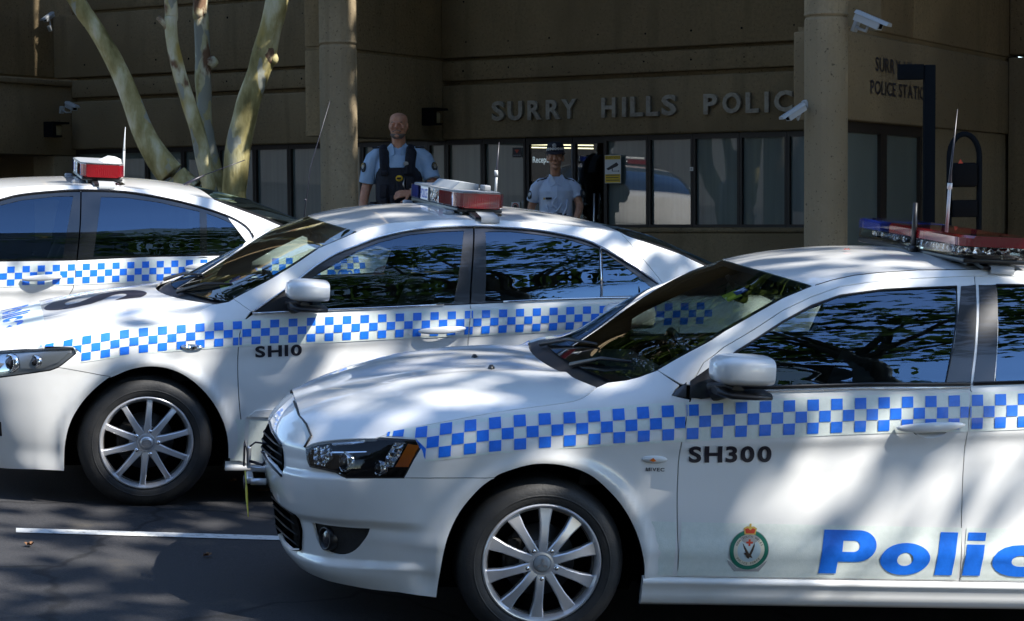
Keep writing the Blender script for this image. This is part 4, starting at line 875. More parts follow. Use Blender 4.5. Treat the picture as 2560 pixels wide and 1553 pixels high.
# ---------------------------------------------------------------- white hatch nosed sedan in front
def lip_l(s, z):
    w = smooth((s-.40)/.14)
    mid = np.interp(s, (.38, .64, .857, 1.08, 1.6), (.43, .421, .40, .38, .38)); ld = np.interp(s, (.38, .68, .866, 1.108, 1.6), (.286, .262, .243, .224, .22))
    up = np.interp(s, (.2, .52, .75, .92, 1.13, 1.7), (.622, .604, .575, .555, .538, .53))
    d = -.016*smooth((mid+.020-z)/.045)+.018*smooth((ld+.016-z)/.034)-.018*smooth((ld-.03-z)/.10)
    d = d-.014*smooth((z-up)/.03)*smooth((s-.60)/.2)*smooth((up+.12-z)/.06)
    return d*w
def grille_l(car, sd): return None
def trim_l(car, sd, fd, rd):
    panel(car, 'pillar_trim', [(-1.600, 1.368), (-1.664, 1.375), (-1.628, 1.203), (-1.592, 1.020), (-1.494, 1.012), (-1.518, 1.095), (-1.563, 1.254)], M['trim'], fd, side=sd, off=.0015, rim=.004)
    panel(car, 'pillar_trim', [(-1.672, 1.375), (-1.748, 1.379), (-1.715, 1.20), (-1.686, 1.023), (-1.600, 1.018), (-1.635, 1.2)], M['trim'], rd, side=sd, off=.0015, rim=.004)
    panel(car, 'sail_trim', [(-.457, .932), (-.470, .954), (-.512, .985), (-.508, .929)], M['trim'], side=sd, off=.0025, rim=.008, ds=.02, dz=.02)
    panel(car, 'sail_trim', [(-.516, .929), (-.522, .990), (-.595, 1.046), (-.645, 1.074), (-.66, .99), (-.66, .945), (-.56, .926)], M['trim'], fd, side=sd, off=.0025, rim=.008, ds=.02, dz=.02)
    strip(car, 'belt_strip', [(-.63, .968), (-.828, .978), (-1.197, 1.0), (-1.588, 1.014)], 'black', .010, .005, sd, fd); strip(car, 'belt_moulding', [(-.63, .957), (-.82, .965), (-1.2, .986), (-1.588, 1.001)], 'chrome', .004, .006, sd, fd)
    strip(car, 'belt_strip', [(-1.602, 1.016), (-2.2, 1.05), (-2.70, 1.085)], 'black', .010, .005, sd, rd)
    for q, p_ in ((L_GF, fd), (L_GR, rd)): strip(car, 'window_seal', q+q[:1], 'black', .006, -.001, sd, p_)
    strip(car, 'roof_ditch', [(-1.03, 1.347), (-1.103, 1.369), (-1.192, 1.389), (-1.28, 1.401), (-1.45, 1.418), (-1.7, 1.43)], 'gap', .0025, .0, sd)
def lamp_l(car, sd, hl):
    panel(car, 'amber_reflector', [(.518, .730), (.472, .727), (.508, .644), (.560, .641)], M['amber'], hl, side=sd, off=-.0025, rim=.02)
    panel(car, 'chrome_bezel', [(.575, .735), (.524, .735), (.568, .636), (.605, .634), (.60, .68)], M['reflector'], hl, side=sd, off=-.012, rim=.015)
    panel(car, 'bowl', [(.66, .72), (.60, .735), (.61, .64), (.655, .64)], M['chrome'], hl, side=sd, off=-.016, rim=.01, relief=lambda s, z: -.02*np.cos((s-.63)*20))
    panel(car, 'bowl', [(.97, .658), (.93, .682), (.87, .695), (.84, .65), (.86, .61), (.93, .61)], M['reflector'], hl, side=sd, off=-.014, rim=.015)
    panel(car, 'chrome_bezel', [(.86, .700), (.70, .728), (.70, .718), (.85, .690)], M['chrome'], hl, side=sd, off=-.008, rim=.01)
    panel(car, 'chrome_bezel', [(.84, .672), (.68, .692), (.68, .684), (.84, .662)], M['chrome'], hl, side=sd, off=-.008, rim=.01)
    for c, r in (((.775, .640), .032), ((.625, .63), .024)):
        Pp = Vector(on(car, [c], -.022, sd)[0]); N = Vector((.92, .38*sd, .05)).normalized(); MM = Matrix.Translation(Pp) @ N.to_track_quat('Y', 'Z').to_matrix().to_4x4()
        G().lathe([(r*1.25, -.02), (r*1.25, .004), (r, .006), (r*.96, -.004)], 24, M=MM).obj('projector_ring', M['chrome'], hl); G().lathe([(r*.96, -.004), (r*.6, .012), (.0005, .017)], 24, M=MM).obj('projector_lens', M['trim'], hl)
def mirror_l(car, sd): mirror(car, -.560, -.778, .995, 1.112, .87, 1.06, sd, (-.60, .955), 'L')
L_A = [(.384, .166), (.373, .272), (.353, .392), (.313, .492), (.248, .579), (.168, .639), (.08, .67), (.004, .678), (-.074, .669), (-.153, .641), (-.227, .584), (-.291, .514), (-.343, .422), (-.375, .322), (-.383, .256)]
L_DS = sm([(-.512, .267), (-.503, .358), (-.491, .492), (-.485, .622), (-.486, .739), (-.502, .835), (-.516, .91)], 3)
L_FS = [(-.521, .922), (-.536, .994), (-.572, 1.057), (-.652, 1.117), (-.769, 1.182), (-.888, 1.254), (-1.007, 1.306), (-1.127, 1.347), (-1.245, 1.367), (-1.42, 1.387), (-1.661, 1.406), (-1.87, 1.413), (-2.1, 1.41), (-2.4, 1.385), (-2.62, 1.335), (-2.80, 1.24)]
L_BS = sm([(-1.667, 1.405), (-1.627, 1.203), (-1.590, 1.015), (-1.597, .979), (-1.586, .918), (-1.58, .74), (-1.585, .514), (-1.603, .267)], 3)
L_GF = [(-.652, .975), (-.652, 1.068), (-.70, 1.103), (-.764, 1.141), (-.883, 1.213), (-1.003, 1.274), (-1.122, 1.315), (-1.297, 1.343), (-1.585, 1.365), (-1.563, 1.254), (-1.518, 1.095), (-1.494, 1.010), (-1.197, .996), (-.828, .978)]
L_GR = [(-1.744, 1.377), (-1.862, 1.381), (-2.1, 1.376), (-2.35, 1.348), (-2.55, 1.29), (-2.68, 1.21), (-2.70, 1.09), (-2.2, 1.053), (-1.688, 1.020)]
def extra_l(car):
    B = car.B; top = [(.66, .742), (.596, .761), (.492, .783), (.402, .802), (.308, .819), (.215, .832), (.124, .844), (.033, .853), (-.10, .864), (-.25, .879), (-.42, .897), (-.599, .914), (-.955, .939), (-1.318, .961), (-1.59, .976), (-2.2, 1.01), (-3.2, 1.04)]
    bot = [(.66, .63), (.596, .650), (.473, .673), (.384, .689), (.293, .704), (.204, .717), (.113, .726), (-.063, .744), (-.247, .76), (-.516, .782), (-.882, .808), (-1.243, .832), (-1.606, .85), (-2.2, .89), (-3.2, .93)]
    for sd in (1, -1): checker(car, top, bot, [.606]+[.492-.0907*k for k in range(-1, 40)], [L_DS, L_BS], sd, lambda s: float(np.interp(s, (.470, .478, .51, .574, .654), (.60, .748, .750, .747, .741))) if s > .47 else float(np.interp(s, (.466, .47), (.60, .735))) if s > .466 else -9)
    side_text(car, 'fleet_number', 'SH300', -.520, -.833, .694, .757, M['ink'], bold=.034, slope=.030, shear=-.08)
    for sd in (1, -1):
        for i, (s0, s1, d1, d2) in enumerate(((-.383, -.490, .0, .012), (-.508, -1.590, .012, .006), (-1.607, -2.245, .0, .0))):
            n_ = max(2, int(abs(s1-s0)/.06)); V = []; F = []
            for s in np.linspace(s0, s1, n_+1):
                for z in np.linspace(.271, .474, 7): V.append((s, z))
            for a in range(n_):
                for b in range(6): q = (a*7+b, a*7+b+1, (a+1)*7+b+1, (a+1)*7+b); F.append(q[::-1] if sd > 0 else q)
            decal(car, 'reflective_panel', V, F, M['decalw'], .0016, sd)
    for ch, s0, s1, z0, z1, sh in (('P', -1.049, -1.258, .289, .457, .10), ('o', -1.278, -1.473, .287, .412, .08), ('l', -1.502, -1.571, .289, .456, .10), ('i', -1.612, -1.682, .289, .457, .10), ('c', -1.719, -1.905, .287, .412, .08), ('e', -1.925, -2.115, .287, .412, .08)):
        side_text(car, 'police_lettering', ch, s0, s1, z0, z1, M['decalb'], bold=.05, shear=sh*.5, off=.0030, blocky=True)
    # crest on the front door
    c0, k = np.array((-.769, .374)), .0735
    def disc(nm, r0, r1, m, off, a0=0, a1=360, sx=1.0, cz=0):
        a = np.radians(np.linspace(a0, a1, max(6, int(abs(a1-a0)/9)))); n_ = len(a); V = [(c0[0]-k*r*sx*math.cos(t), c0[1]+k*r*math.sin(t)*1.02+cz) for r in (r0, r1) for t in a]
        decal(car, nm, V, [(i, i+1, n_+i+1, n_+i) for i in range(n_-1)], M[m], off)
    def poly(nm, pts, m, off):
        P_ = np.array([(c0[0]-k*x, c0[1]+k*y) for x, y in pts]); v, f = triangulate([P_], 9, 9); decal(car, nm, v, f, M[m], off)
    disc('crest', 0.02, 1.03, 'silv', .0028); disc('crest_wreath', .80, 1.0, 'green', .0032, 95, 445); disc('crest_ring', .60, .80, 'cream', .0032); disc('crest_field', .02, .60, 'sky', .0032)
    for t0, body in ((90, 'NEW SOUTH WALES'), (270, 'POLICE FORCE')):
        n_ = len(body)
        for i, ch in enumerate(body):
            if ch == ' ': continue
            a = math.radians(t0+(-1 if t0 == 90 else 1)*(i-(n_-1)/2)*9.5); v, f, d = text_geo(ch, 1, .01, 2); s = .115
            x = (v[:, 0]-d[0]/2)*s/.75; y = (v[:, 1]-.36)*s/.75
            rot = a-math.pi/2 if t0 == 90 else a+math.pi/2
            X = .70*math.cos(a)+x*math.cos(rot)-y*math.sin(rot); Y = .70*math.sin(a)+x*math.sin(rot)+y*math.cos(rot)
            decal(car, 'crest_lettering', np.stack([c0[0]-k*X, c0[1]+k*Y], 1), f, M['brown'], .0037)
    poly('crest_crown', [(-.28, .80), (.28, .80), (.34, 1.12), (.18, 1.22), (.05, 1.20), (.05, 1.36), (-.05, 1.36), (-.05, 1.20), (-.18, 1.22), (-.34, 1.12)], 'gold', .0038); poly('crest_crown', [(-.22, .86), (.22, .86), (.27, 1.08), (.12, 1.13), (0, 1.02), (-.12, 1.13), (-.27, 1.08)], 'red', .0042)
    poly('crest_cross', [(-.05, .22), (.05, .22), (.05, .34), (.17, .34), (.17, .44), (.05, .44), (.05, .56), (-.05, .56), (-.05, .44), (-.17, .44), (-.17, .34), (-.05, .34)], 'red', .0038)
    for w in ([(.02, -.18), (-.10, .0), (-.30, .30), (-.36, .36), (-.28, .10), (-.16, -.12), (-.28, -.18), (-.14, -.24)], [(.02, -.18), (.10, .02), (.26, .40), (.28, .22), (.20, -.04), (.12, -.26)], [(-.14, -.24), (-.10, -.36), (.02, -.44), (.04, -.34), (.22, -.40), (.14, -.26), (.02, -.18)]): poly('crest_eagle', w, 'brown', .0038)
    poly('crest_ribbon', [(-1.08, -.52), (-.98, -.74), (-.66, -1.12), (.62, -1.12), (.90, -.74), (1.0, -.52), (.88, -.62), (.52, -.96), (-.52, -.96), (-.94, -.60)], 'silv', .0026)
    # repeater, nozzles, badge
    R = [on(car, [(-.393+.045*r*math.cos(a), .7035+.0135*r*math.sin(a)) for a in np.linspace(0, 2*math.pi, 25)[:-1]], o) for r, o in ((1.1, -.002), (1, .005), (.6, .010), (.05, .011))]
    G().rings(R).obj('side_repeater', M['white'], car.root); decal(car, 'repeater_bulb', [(-.385-.012, .700), (-.385, .712), (-.385+.014, .703), (-.385, .697)], [(0, 1, 2, 3)], M['amber'], .0125)
    side_text(car, 'engine_badge', 'MIVEC', -.362, -.432, .660, .673, M['ink'], bold=.02)
    for x, y in ((.165, .0), (.145, .33)):
        h = [v for v in ()]; G().rings([[(x+a*k_, y+b*k_, z) for a, b in ((.014, 0), (0, .022), (-.016, 0), (0, -.022))] for z, k_ in ((.930, 1), (.955, .9), (.966, .4))]).obj('washer_nozzle', M['black'], car.root)
    # grille, plate bracket and hanging plate
    for nm, q, zs_ in (('grille', L_UP, (.565, .595, .625)), ('lower_grille', L_LO, (.25, .29, .33, .365))):
        for sd in (1, -1): gq = panel(car, nm, shrink(np.array(q), -.004).tolist(), M['shell'], side=sd, off=-.06, rim=-.055, gap=0); [strip(car, 'slat', [(1.16, z), (1.35, z), (B.s1, z)], 'black', .006, -.018, sd, gq) for z in zs_]
    strip(car, 'grille_moulding', [(1.175, .637), (1.30, .658), (B.s1, .672)], 'trim', .007, .004); strip(car, 'grille_moulding', [(1.135, .530), (1.24, .545), (B.s1, .548)], 'black', .007, .004)
    e = empty('plate_bracket'); e.parent = car.root; g = G()
    g.box((.97, .07, .485), (1.045, .11, .505), bev=.005).box((1.035, .06, .455), (1.06, .20, .480), bev=.005).box((1.045, .08, .50), (1.060, .12, .585), bev=.005).tube([(1.045, .19, .462), (.985, .19, .462)], .014, 10); g.obj('bracket', M['alloy'], e)
    G().tube([(1.05, .10, .585), (1.03, .12, .605), (.97, .13, .60)], .004, 6).tube([(1.05, .12, .53), (1.0, .14, .52), (.965, .15, .57)], .006, 6).obj('cable', M['ink'], e)
    G().box((1.068, .072, .510), (1.075, .128, .592)).box((1.0665, .10, .447), (1.072, .26, .47)).obj('bracket_pad', M['ink'], e)
    p = G().box((.997, -.17, .335), (1.000, .20, .452)).obj('number_plate', M['yplate'], e); p.rotation_euler = (0, math.radians(4), 0); p.location = (.03, 0, .06)
    lb = light_bar(car, -1.610, -1.900, .655, 1.475, 1.560, 'L')
    a = car.roofpt(-1.60, .30); z = 1.62
    G().tube([(-1.605, .12, a.z+.01), (-1.60, .12, 1.66)], .011, 8).tube([(-1.605, .12, a.z+.012), (-1.61, -.05, a.z+.022)], .009, 8).ball((-1.605, .12, a.z+.012), .022).obj('aerial', M['black'], lb)
    G().tube([(-1.78, .02, 1.56), (-1.78, .02, 1.72)], .0075, 8).tube([(-1.78, .02, 1.72), (-1.78, .02, 1.745)], .011, 8).obj('aerial', M['white'], lb); G().tube([(-1.78, .02, 1.745), (-1.78, .02, 1.79), (-1.79, .02, 2.05)], [.008, .006, .0015], 6).obj('aerial_whip', M['ink'], lb)
    # registration sticker inside the windscreen, small red leaf on the roof
    me = car.ws.data; bv = BVHTree.FromPolygons([v.co.copy() for v in me.vertices], [tuple(p.vertices) for p in me.polygons])
    for nm, pts, m in (('registration_label', [(-.80, .36), (-.80, .47), (-.745, .47), (-.745, .36)], 'stick'), ('registration_label', [(-.83, .38), (-.83, .44), (-.785, .44), (-.785, .38)], 'stickb')):
        V = [bv.ray_cast(Vector((x, y, 3)), Vector((0, 0, -1)))[0]-Vector((0, 0, .004 if m == 'stick' else .003)) for x, y in pts]; g = G(); g.add(V, [(0, 1, 2, 3)]); g.obj(nm, M[m], car.root)
L_UP = [(1.135, .535), (1.175, .631), (1.30, .652), (1.505, .662), (1.69, .666), (1.69, .553), (1.402, .553), (1.24, .550)]
L_LO = [(1.103, .382), (1.083, .325), (1.109, .244), (1.23, .222), (1.69, .215), (1.69, .385), (1.261, .385)]
LAN = dict(body=LANCER, frame=([-0.045, 8.0977, -1.5703], [-0.9864, -0.1562, 0.0504], [0.1538, -0.9869, -0.0493], [0.0575, -0.0409, 0.9975]),
 label='white police sedan marked SH300 in front with amber side lamp and black grille', wb=2.635, arch=L_A, split=5, seam=(.195, .622),
 hl_top=[(.985, .662), (.944, .684), (.858, .705), (.751, .723), (.654, .734), (.574, .740), (.482, .743)], hl_k=5, hl_side=[(.464, .736), (.466, .720), (.491, .674)], hl_bot=[(.523, .605), (.631, .596), (.746, .583), (.772, .591), (.794, .599), (.855, .601), (.929, .600), (.954, .624)],
 hood_seam=sm([(-.183, .947), (-.146, .920), (-.105, .902), (-.023, .886), (.192, .852), (.403, .808), (.542, .774), (.617, .749), (.654, .734)], 3)[:-1], hood_front=[(.983, .704), (1.077, .733), (1.215, .750), (1.433, .771)],
 fog_=[(.98, .372), (.858, .38), (.736, .391), (.655, .4), (.675, .361), (.725, .31), (.798, .278), (.878, .275), (.94, .291), (.967, .327)], fog=sm([(.98, .372), (.858, .38), (.736, .391), (.655, .4)], 3)+sm([(.655, .4), (.675, .361), (.725, .31), (.798, .278), (.878, .275), (.94, .291), (.967, .327), (.98, .372)], 3)[1:-1], fog_c=(.895, .325), upper=L_UP, lower=L_LO,
 bump_bot=[(1.35, .142), (1.149, .145), (.939, .148), (.747, .159), (.535, .168)], sill_top=.264, sill_bot=.149, lip=lip_l, grille=grille_l,
 door_seam=L_DS, b_seam=L_BS, rear_seam=[(-2.42, .60), (-2.50, .74), (-2.62, .87), (-2.74, 1.0), (-2.79, 1.12), (-2.80, 1.24)], frame_seam=[(-.528, .975)]+L_FS[1:-1], sail_low=[(-.519, .925), (-.457, .935), (-.470, .954), (-.486, .972)], sail_up=[(-.490, .976)],
 ws_low=[(-.183, .947), (-.229, .965), (-.299, .975), (-.348, .988), (-.416, 1.016)], pillar=[(-.538, 1.097), (-.66, 1.173), (-.79, 1.242), (-.896, 1.297), (-1.019, 1.345)],
 roof=[(-1.019, 1.345), (-1.103, 1.369), (-1.192, 1.389), (-1.28, 1.401), (-1.45, 1.418), (-1.7, 1.430), (-2.0, 1.430), (-2.3, 1.415), (-2.55, 1.385), (-2.70, 1.345)], roof_c=[(-.905, 1.372), (-1.03, 1.403), (-1.265, 1.442), (-1.45, 1.456), (-1.8, 1.464), (-2.1, 1.458), (-2.4, 1.435), (-2.62, 1.40)],
 rear_glass=[(-2.70, 1.345), (-2.90, 1.235), (-3.08, 1.10), (-3.14, 1.03)], rear_c=[(-2.62, 1.40), (-2.95, 1.27), (-3.2, 1.10), (-3.28, 1.05)], boot=[(-3.14, 1.03), (-3.3, 1.01), (-3.45, .99), (-3.62, .97)], boot_c=[(-3.28, 1.05), (-3.4, 1.05), (-3.52, 1.03), (-3.58, .98)],
 door_top=L_FS[:11], rdoor_top=L_FS[11:-1], handle=((-1.433, .860), .075, .262), handle_r=(-2.36, .925), glass_f=L_GF, glass_r=L_GR, white_frames=True, trim=trim_l, lamp=lamp_l, mirror=mirror_l, tyre=.312, rim=.2175, wk='L', wy=.85,
 hood_c=[(-.10, .952), (.05, .958), (.22, .948), (.40, .922), (.563, .886), (.70, .848), (.80, .812), (.86, .785)], screen_c=[(-.115, .940), (-.30, 1.04), (-.60, 1.215), (-.905, 1.372)], cowl_rows=2, cabin=-1.25, extra=extra_l,
 hood_rel=lambda x, y: .010*math.exp(-((abs(y)-.40-.10*(.3-x))/.05)**2)*min(1, max(0, (.75-x)/.3)))
make_car(LAN)
# ---------------------------------------------------------------- second sedan (chrome lined windows)
C_A = [(.381, .163), (.380, .277), (.359, .389), (.313, .482), (.251, .559), (.172, .618), (.085, .657), (-.012, .673), (-.110, .657), (-.202, .608), (-.287, .526), (-.350, .424), (-.380, .330), (-.390, .234)]
C_DS = sm([(-.474, .287), (-.459, .331), (-.435, .46), (-.421, .587), (-.414, .726), (-.418, .83), (-.439, .898)], 3)
C_CH = [(-.481, .936), (-.564, .997), (-.67, 1.075), (-.78, 1.159), (-.889, 1.224), (-.992, 1.264), (-1.103, 1.306), (-1.251, 1.343), (-1.4, 1.362), (-1.582, 1.376), (-1.771, 1.376), (-1.92, 1.368), (-2.068, 1.349), (-2.179, 1.321), (-2.287, 1.268), (-2.393, 1.208), (-2.5, 1.141), (-2.564, 1.093)]
C_BT = [(-.481, .930), (-.80, .957), (-1.156, .981), (-1.545, 1.010), (-2.039, 1.045), (-2.49, 1.066), (-2.57, 1.078)]
C_BS = sm([(-1.584, 1.376), (-1.565, 1.25), (-1.546, 1.112), (-1.539, 1.008), (-1.545, .973), (-1.536, .901), (-1.538, .761), (-1.545, .5), (-1.565, .20)], 3)
C_GF = [(-.69, .957), (-.695, 1.062), (-.807, 1.139), (-.991, 1.244), (-1.101, 1.286), (-1.249, 1.326), (-1.398, 1.347), (-1.531, 1.357), (-1.52, 1.318), (-1.48, 1.11), (-1.457, 1.012), (-1.156, .988), (-.801, .964)]
C_GR = [(-1.639, 1.357), (-1.769, 1.362), (-1.918, 1.352), (-2.066, 1.333), (-2.177, 1.303), (-2.212, 1.294), (-2.206, 1.062), (-1.889, 1.041), (-1.615, 1.022)]
C_GQ = [(-2.228, 1.287), (-2.32, 1.227), (-2.425, 1.153), (-2.503, 1.092), (-2.490, 1.078), (-2.219, 1.064)]
def frames(car, sd, fd, rd, top, bt, i, bx, gf, gr, gq, mt='trim'):
    """black window frames between the belt and the window top line, split at the middle pillar"""
    f = [p for p in top if p[0] > bx(p[1])+.0]; r = [p for p in top if p[0] < bx(p[1])]
    bf = [p for p in bt if p[0] > bx(p[1])]; br = [p for p in bt if p[0] < bx(p[1])]
    zt, zb = 1.372 if i else 1.372, np.interp(-1.54, [p[0] for p in bt[::-1]], [p[1] for p in bt[::-1]])
    mid = lambda d: [(bx(z)+d, z) for z in (i, 1.28, 1.18, 1.08, zb)]
    panel(car, 'window_frame', f+mid(.003)+bf[::-1], M[mt], fd, side=sd, holes=[gf], off=-.001, gap=.001, rim=.006)
    panel(car, 'window_frame', mid(-.003)+br+r[::-1], M[mt], rd, side=sd, holes=[gr, gq], off=-.001, gap=.001, rim=.006)
def trim_c(car, sd, fd, rd):
    bx = lambda z: float(np.interp(z, (1.0, 1.112, 1.25, 1.376), (-1.539, -1.546, -1.565, -1.584)))
    frames(car, sd, fd, rd, C_CH, C_BT, 1.374, bx, C_GF, C_GR, C_GQ)
    strip(car, 'chrome_moulding', sm(C_CH, 3), 'chrome', .0075, .006, sd); strip(car, 'belt_moulding', [p for p in sm(C_BT, 3) if p[0] > -1.536], 'chrome', .007, .006, sd, fd); strip(car, 'belt_moulding', [p for p in sm(C_BT, 3) if p[0] < -1.545], 'chrome', .007, .006, sd, rd)
    strip(car, 'divider_bar', [(-2.220, 1.298), (-2.212, 1.06)], 'chrome', .006, .003, sd, rd)
    panel(car, 'sail_trim', [(-.500, .945), (-.564, .994), (-.67, 1.071), (-.688, 1.06), (-.688, .955), (-.60, .945)], M['black'], fd, side=sd, off=.001, rim=.004)
    panel(car, 'door_moulding', [(-.468, .437), (-.508, .473), (-.62, .482), (-1.45, .50), (-1.50, .49), (-1.50, .455), (-.62, .436)], M['paint'], fd, side=sd, off=.010, rim=.012, ds=.08, dz=.012)
def lamp_c(car, sd, hl):
    panel(car, 'reflector_bowl', [(.36, .740), (.50, .730), (.62, .70), (.60, .640), (.50, .645), (.42, .68)], M['lampgrey'], hl, side=sd, off=-.009, rim=.006)
    panel(car, 'reflector_bowl', [(.64, .71), (.90, .69), (.90, .61), (.72, .615), (.64, .63)], M['chrome'], hl, side=sd, off=-.008, rim=.006)
    for c, r in (((.66, .665), .038), ((.535, .682), .026)):
        Pp = Vector(on(car, [c], -.012, sd)[0]); N = Vector((.85, .5*sd, .05)).normalized(); MM = Matrix.Translation(Pp) @ N.to_track_quat('Y', 'Z').to_matrix().to_4x4()
        G().lathe([(r*1.2, -.02), (r*1.2, .004), (r, .006), (r*.9, -.004)], 24, M=MM).obj('projector_ring', M['chrome'], hl); G().lathe([(r*.9, -.004), (r*.6, .012), (.0005, .017)], 24, M=MM).obj('projector_lens', M['trim'], hl)
def mirror_c(car, sd): mirror(car, -.617, -.812, 1.004, 1.118, .89, 1.08, sd, (-.66, .97), 'C')
def hood_decals(car):
    hood = [o for o in car.root.children if o.name.startswith('hood')][0]; me = hood.data
    bv = BVHTree.FromPolygons([v.co.copy() for v in me.vertices], [tuple(p.vertices) for p in me.polygons])
    def lay(nm, V, F, m, off):
        P = []
        for x, y in V:
            h, n, i, d = bv.ray_cast(Vector((x, y, 3)), Vector((0, 0, -1)))
            P.append((x, y, (h.z if h else .8)+off))
        g = G(); g.add(P, F, 0, True); return g.obj(nm, m, car.root)
    n1, n2 = 10, 40; xs = np.linspace(.475, .735, n1); ys = np.linspace(-.60, .60, n2)
    lay('bonnet_panel', [(x, y) for x in xs for y in ys], [(a*n2+b, a*n2+b+1, (a+1)*n2+b+1, (a+1)*n2+b) for a in range(n1-1) for b in range(n2-1)], M['decalw'], .0012)
    def word(nm, body, x0, x1, w, yc, m, bold, flip):
        V, F, X = [], [], 0.
        for ch in body:
            v, f, d = sub_text(ch, bold, .03); b = len(V); V += [(X+p[0], p[1]) for p in v]; F += [tuple(b+i for i in t) for t in f]; X += d[0]+.10
        V = np.array(V); hm = V[:, 1].max(); a = V[:, 0]/(X-.10)-.5; c = V[:, 1]/hm
        if flip: P = np.stack([x0+(x1-x0)*c, yc+a*w], 1)          # read from in front: tops towards the windscreen
        else: P = np.stack([x0+(x1-x0)*c, yc+a*w], 1)
        return lay(nm, [tuple(p) for p in P], F, m, .0022)
    word('police_lettering', 'Police', .665, .530, .78, .04, M['decalb'], .045, True)
    word('fleet_letter', 'S', .462, -.040, .40, .10, M['ink'], .03, True)
def extra_c(car):
    top = [(.53, .748), (.49, .758), (.402, .778), (.315, .801), (.222, .817), (.133, .834), (.046, .846), (-.042, .856), (-.131, .866), (-.40, .892), (-.825, .927), (-1.257, .958), (-1.603, .980), (-1.941, 1.001), (-2.284, 1.022), (-2.8, 1.05), (-3.5, 1.06)]
    bot = [(.53, .63), (.49, .645), (.386, .677), (.298, .695), (.21, .710), (.122, .725), (.033, .737), (-.056, .748), (-.40, .782), (-.839, .812), (-1.181, .838), (-1.529, .860), (-1.96, .889), (-2.134, .900), (-2.8, .94), (-3.5, .95)]
    marks = [.402-.0876*k for k in range(-1, 15)]+[.402-.0876*14-.0859*k for k in range(1, 24)]
    for sd in (1, -1): checker(car, top, bot, [.52]+marks, [C_DS, C_BS], sd, lambda s: float(np.interp(s, (.317, .33, .356, .52), (.60, .752, .758, .747))) if s > .317 else -9)
    side_text(car, 'fleet_number', 'SH10', -.495, -.718, .724, .780, M['ink'], bold=.034, slope=.065, shear=-.08)
    for sd in (1, -1):
        for s0, s1 in ((-.40, -.462), (-.48, -1.548), (-1.57, -2.37)):
            n_ = max(2, int(abs(s1-s0)/.06)); V = [(s, z) for s in np.linspace(s0, s1, n_+1) for z in np.linspace(.22, .425, 7)]; decal(car, 'reflective_panel', V, [(a*7+b, a*7+b+1, (a+1)*7+b+1, (a+1)*7+b) for a in range(n_) for b in range(6)], M['decalw'], .0016, sd)
    for ch, s0, s1, z0, z1 in (('P', -.98, -1.19, .245, .41), ('o', -1.21, -1.40, .243, .366), ('l', -1.43, -1.50, .245, .41), ('i', -1.60, -1.67, .245, .41), ('c', -1.70, -1.88, .243, .366), ('e', -1.90, -2.09, .243, .366)): side_text(car, 'police_lettering', ch, s0, s1, z0, z1, M['decalb'], bold=.05, off=.0030, blocky=True)
    R = [on(car, [(-.193+.050*r*math.cos(a), .770+.012*r*math.sin(a)) for a in np.linspace(0, 2*math.pi, 25)[:-1]], o) for r, o in ((1.1, .001), (1, .008), (.6, .012), (.05, .013))]; G().rings(R).obj('side_repeater', M['reflector'], car.root)
    hood_decals(car)
    lb = light_bar(car, -1.520, -1.775, .585, 1.462, 1.545, 'C')
    g = G(); g.rings([[(x, y, z) for x, z in ((-1.56, 1.546), (-1.70, 1.546), (-1.70, 1.575), (-1.60, 1.582))] for y in (-.20, .30)], smooth=False); g.obj('display_board', M['camw'], lb); G().box((-1.735, .32, 1.545), (-1.70, .42, 1.575), bev=.006).obj('camera_box', M['grey'], lb)
    G().tube([(-1.74, .50, 1.545), (-1.74, .50, 1.625)], .0065, 8).tube([(-1.74, .50, 1.63), (-1.735, .507, 1.655)], .009, 8).obj('aerial', M['white'], lb); G().tube([(-1.74, .50, 1.625), (-1.74, .50, 1.66), (-1.745, .50, 1.80)], [.010, .006, .0015], 6).obj('aerial_whip', M['ink'], lb)
    me = car.ws.data; bv = BVHTree.FromPolygons([v.co.copy() for v in me.vertices], [tuple(p.vertices) for p in me.polygons])
    for x0, x1, y0, y1, m, dz in ((-.42, -.36, .50, .60, 'stick', .004), (-.455, -.405, .52, .575, 'stickb', .003)):
        V = []
        for x, y in ((x0, y0), (x0, y1), (x1, y1), (x1, y0)):
            h = bv.ray_cast(Vector((x, y, 3)), Vector((0, 0, -1)))[0]
            if h: V.append(h-Vector((0, 0, dz)))
        if len(V) == 4: g = G(); g.add(V, [(0, 1, 2, 3)]); g.obj('registration_label', M[m], car.root)
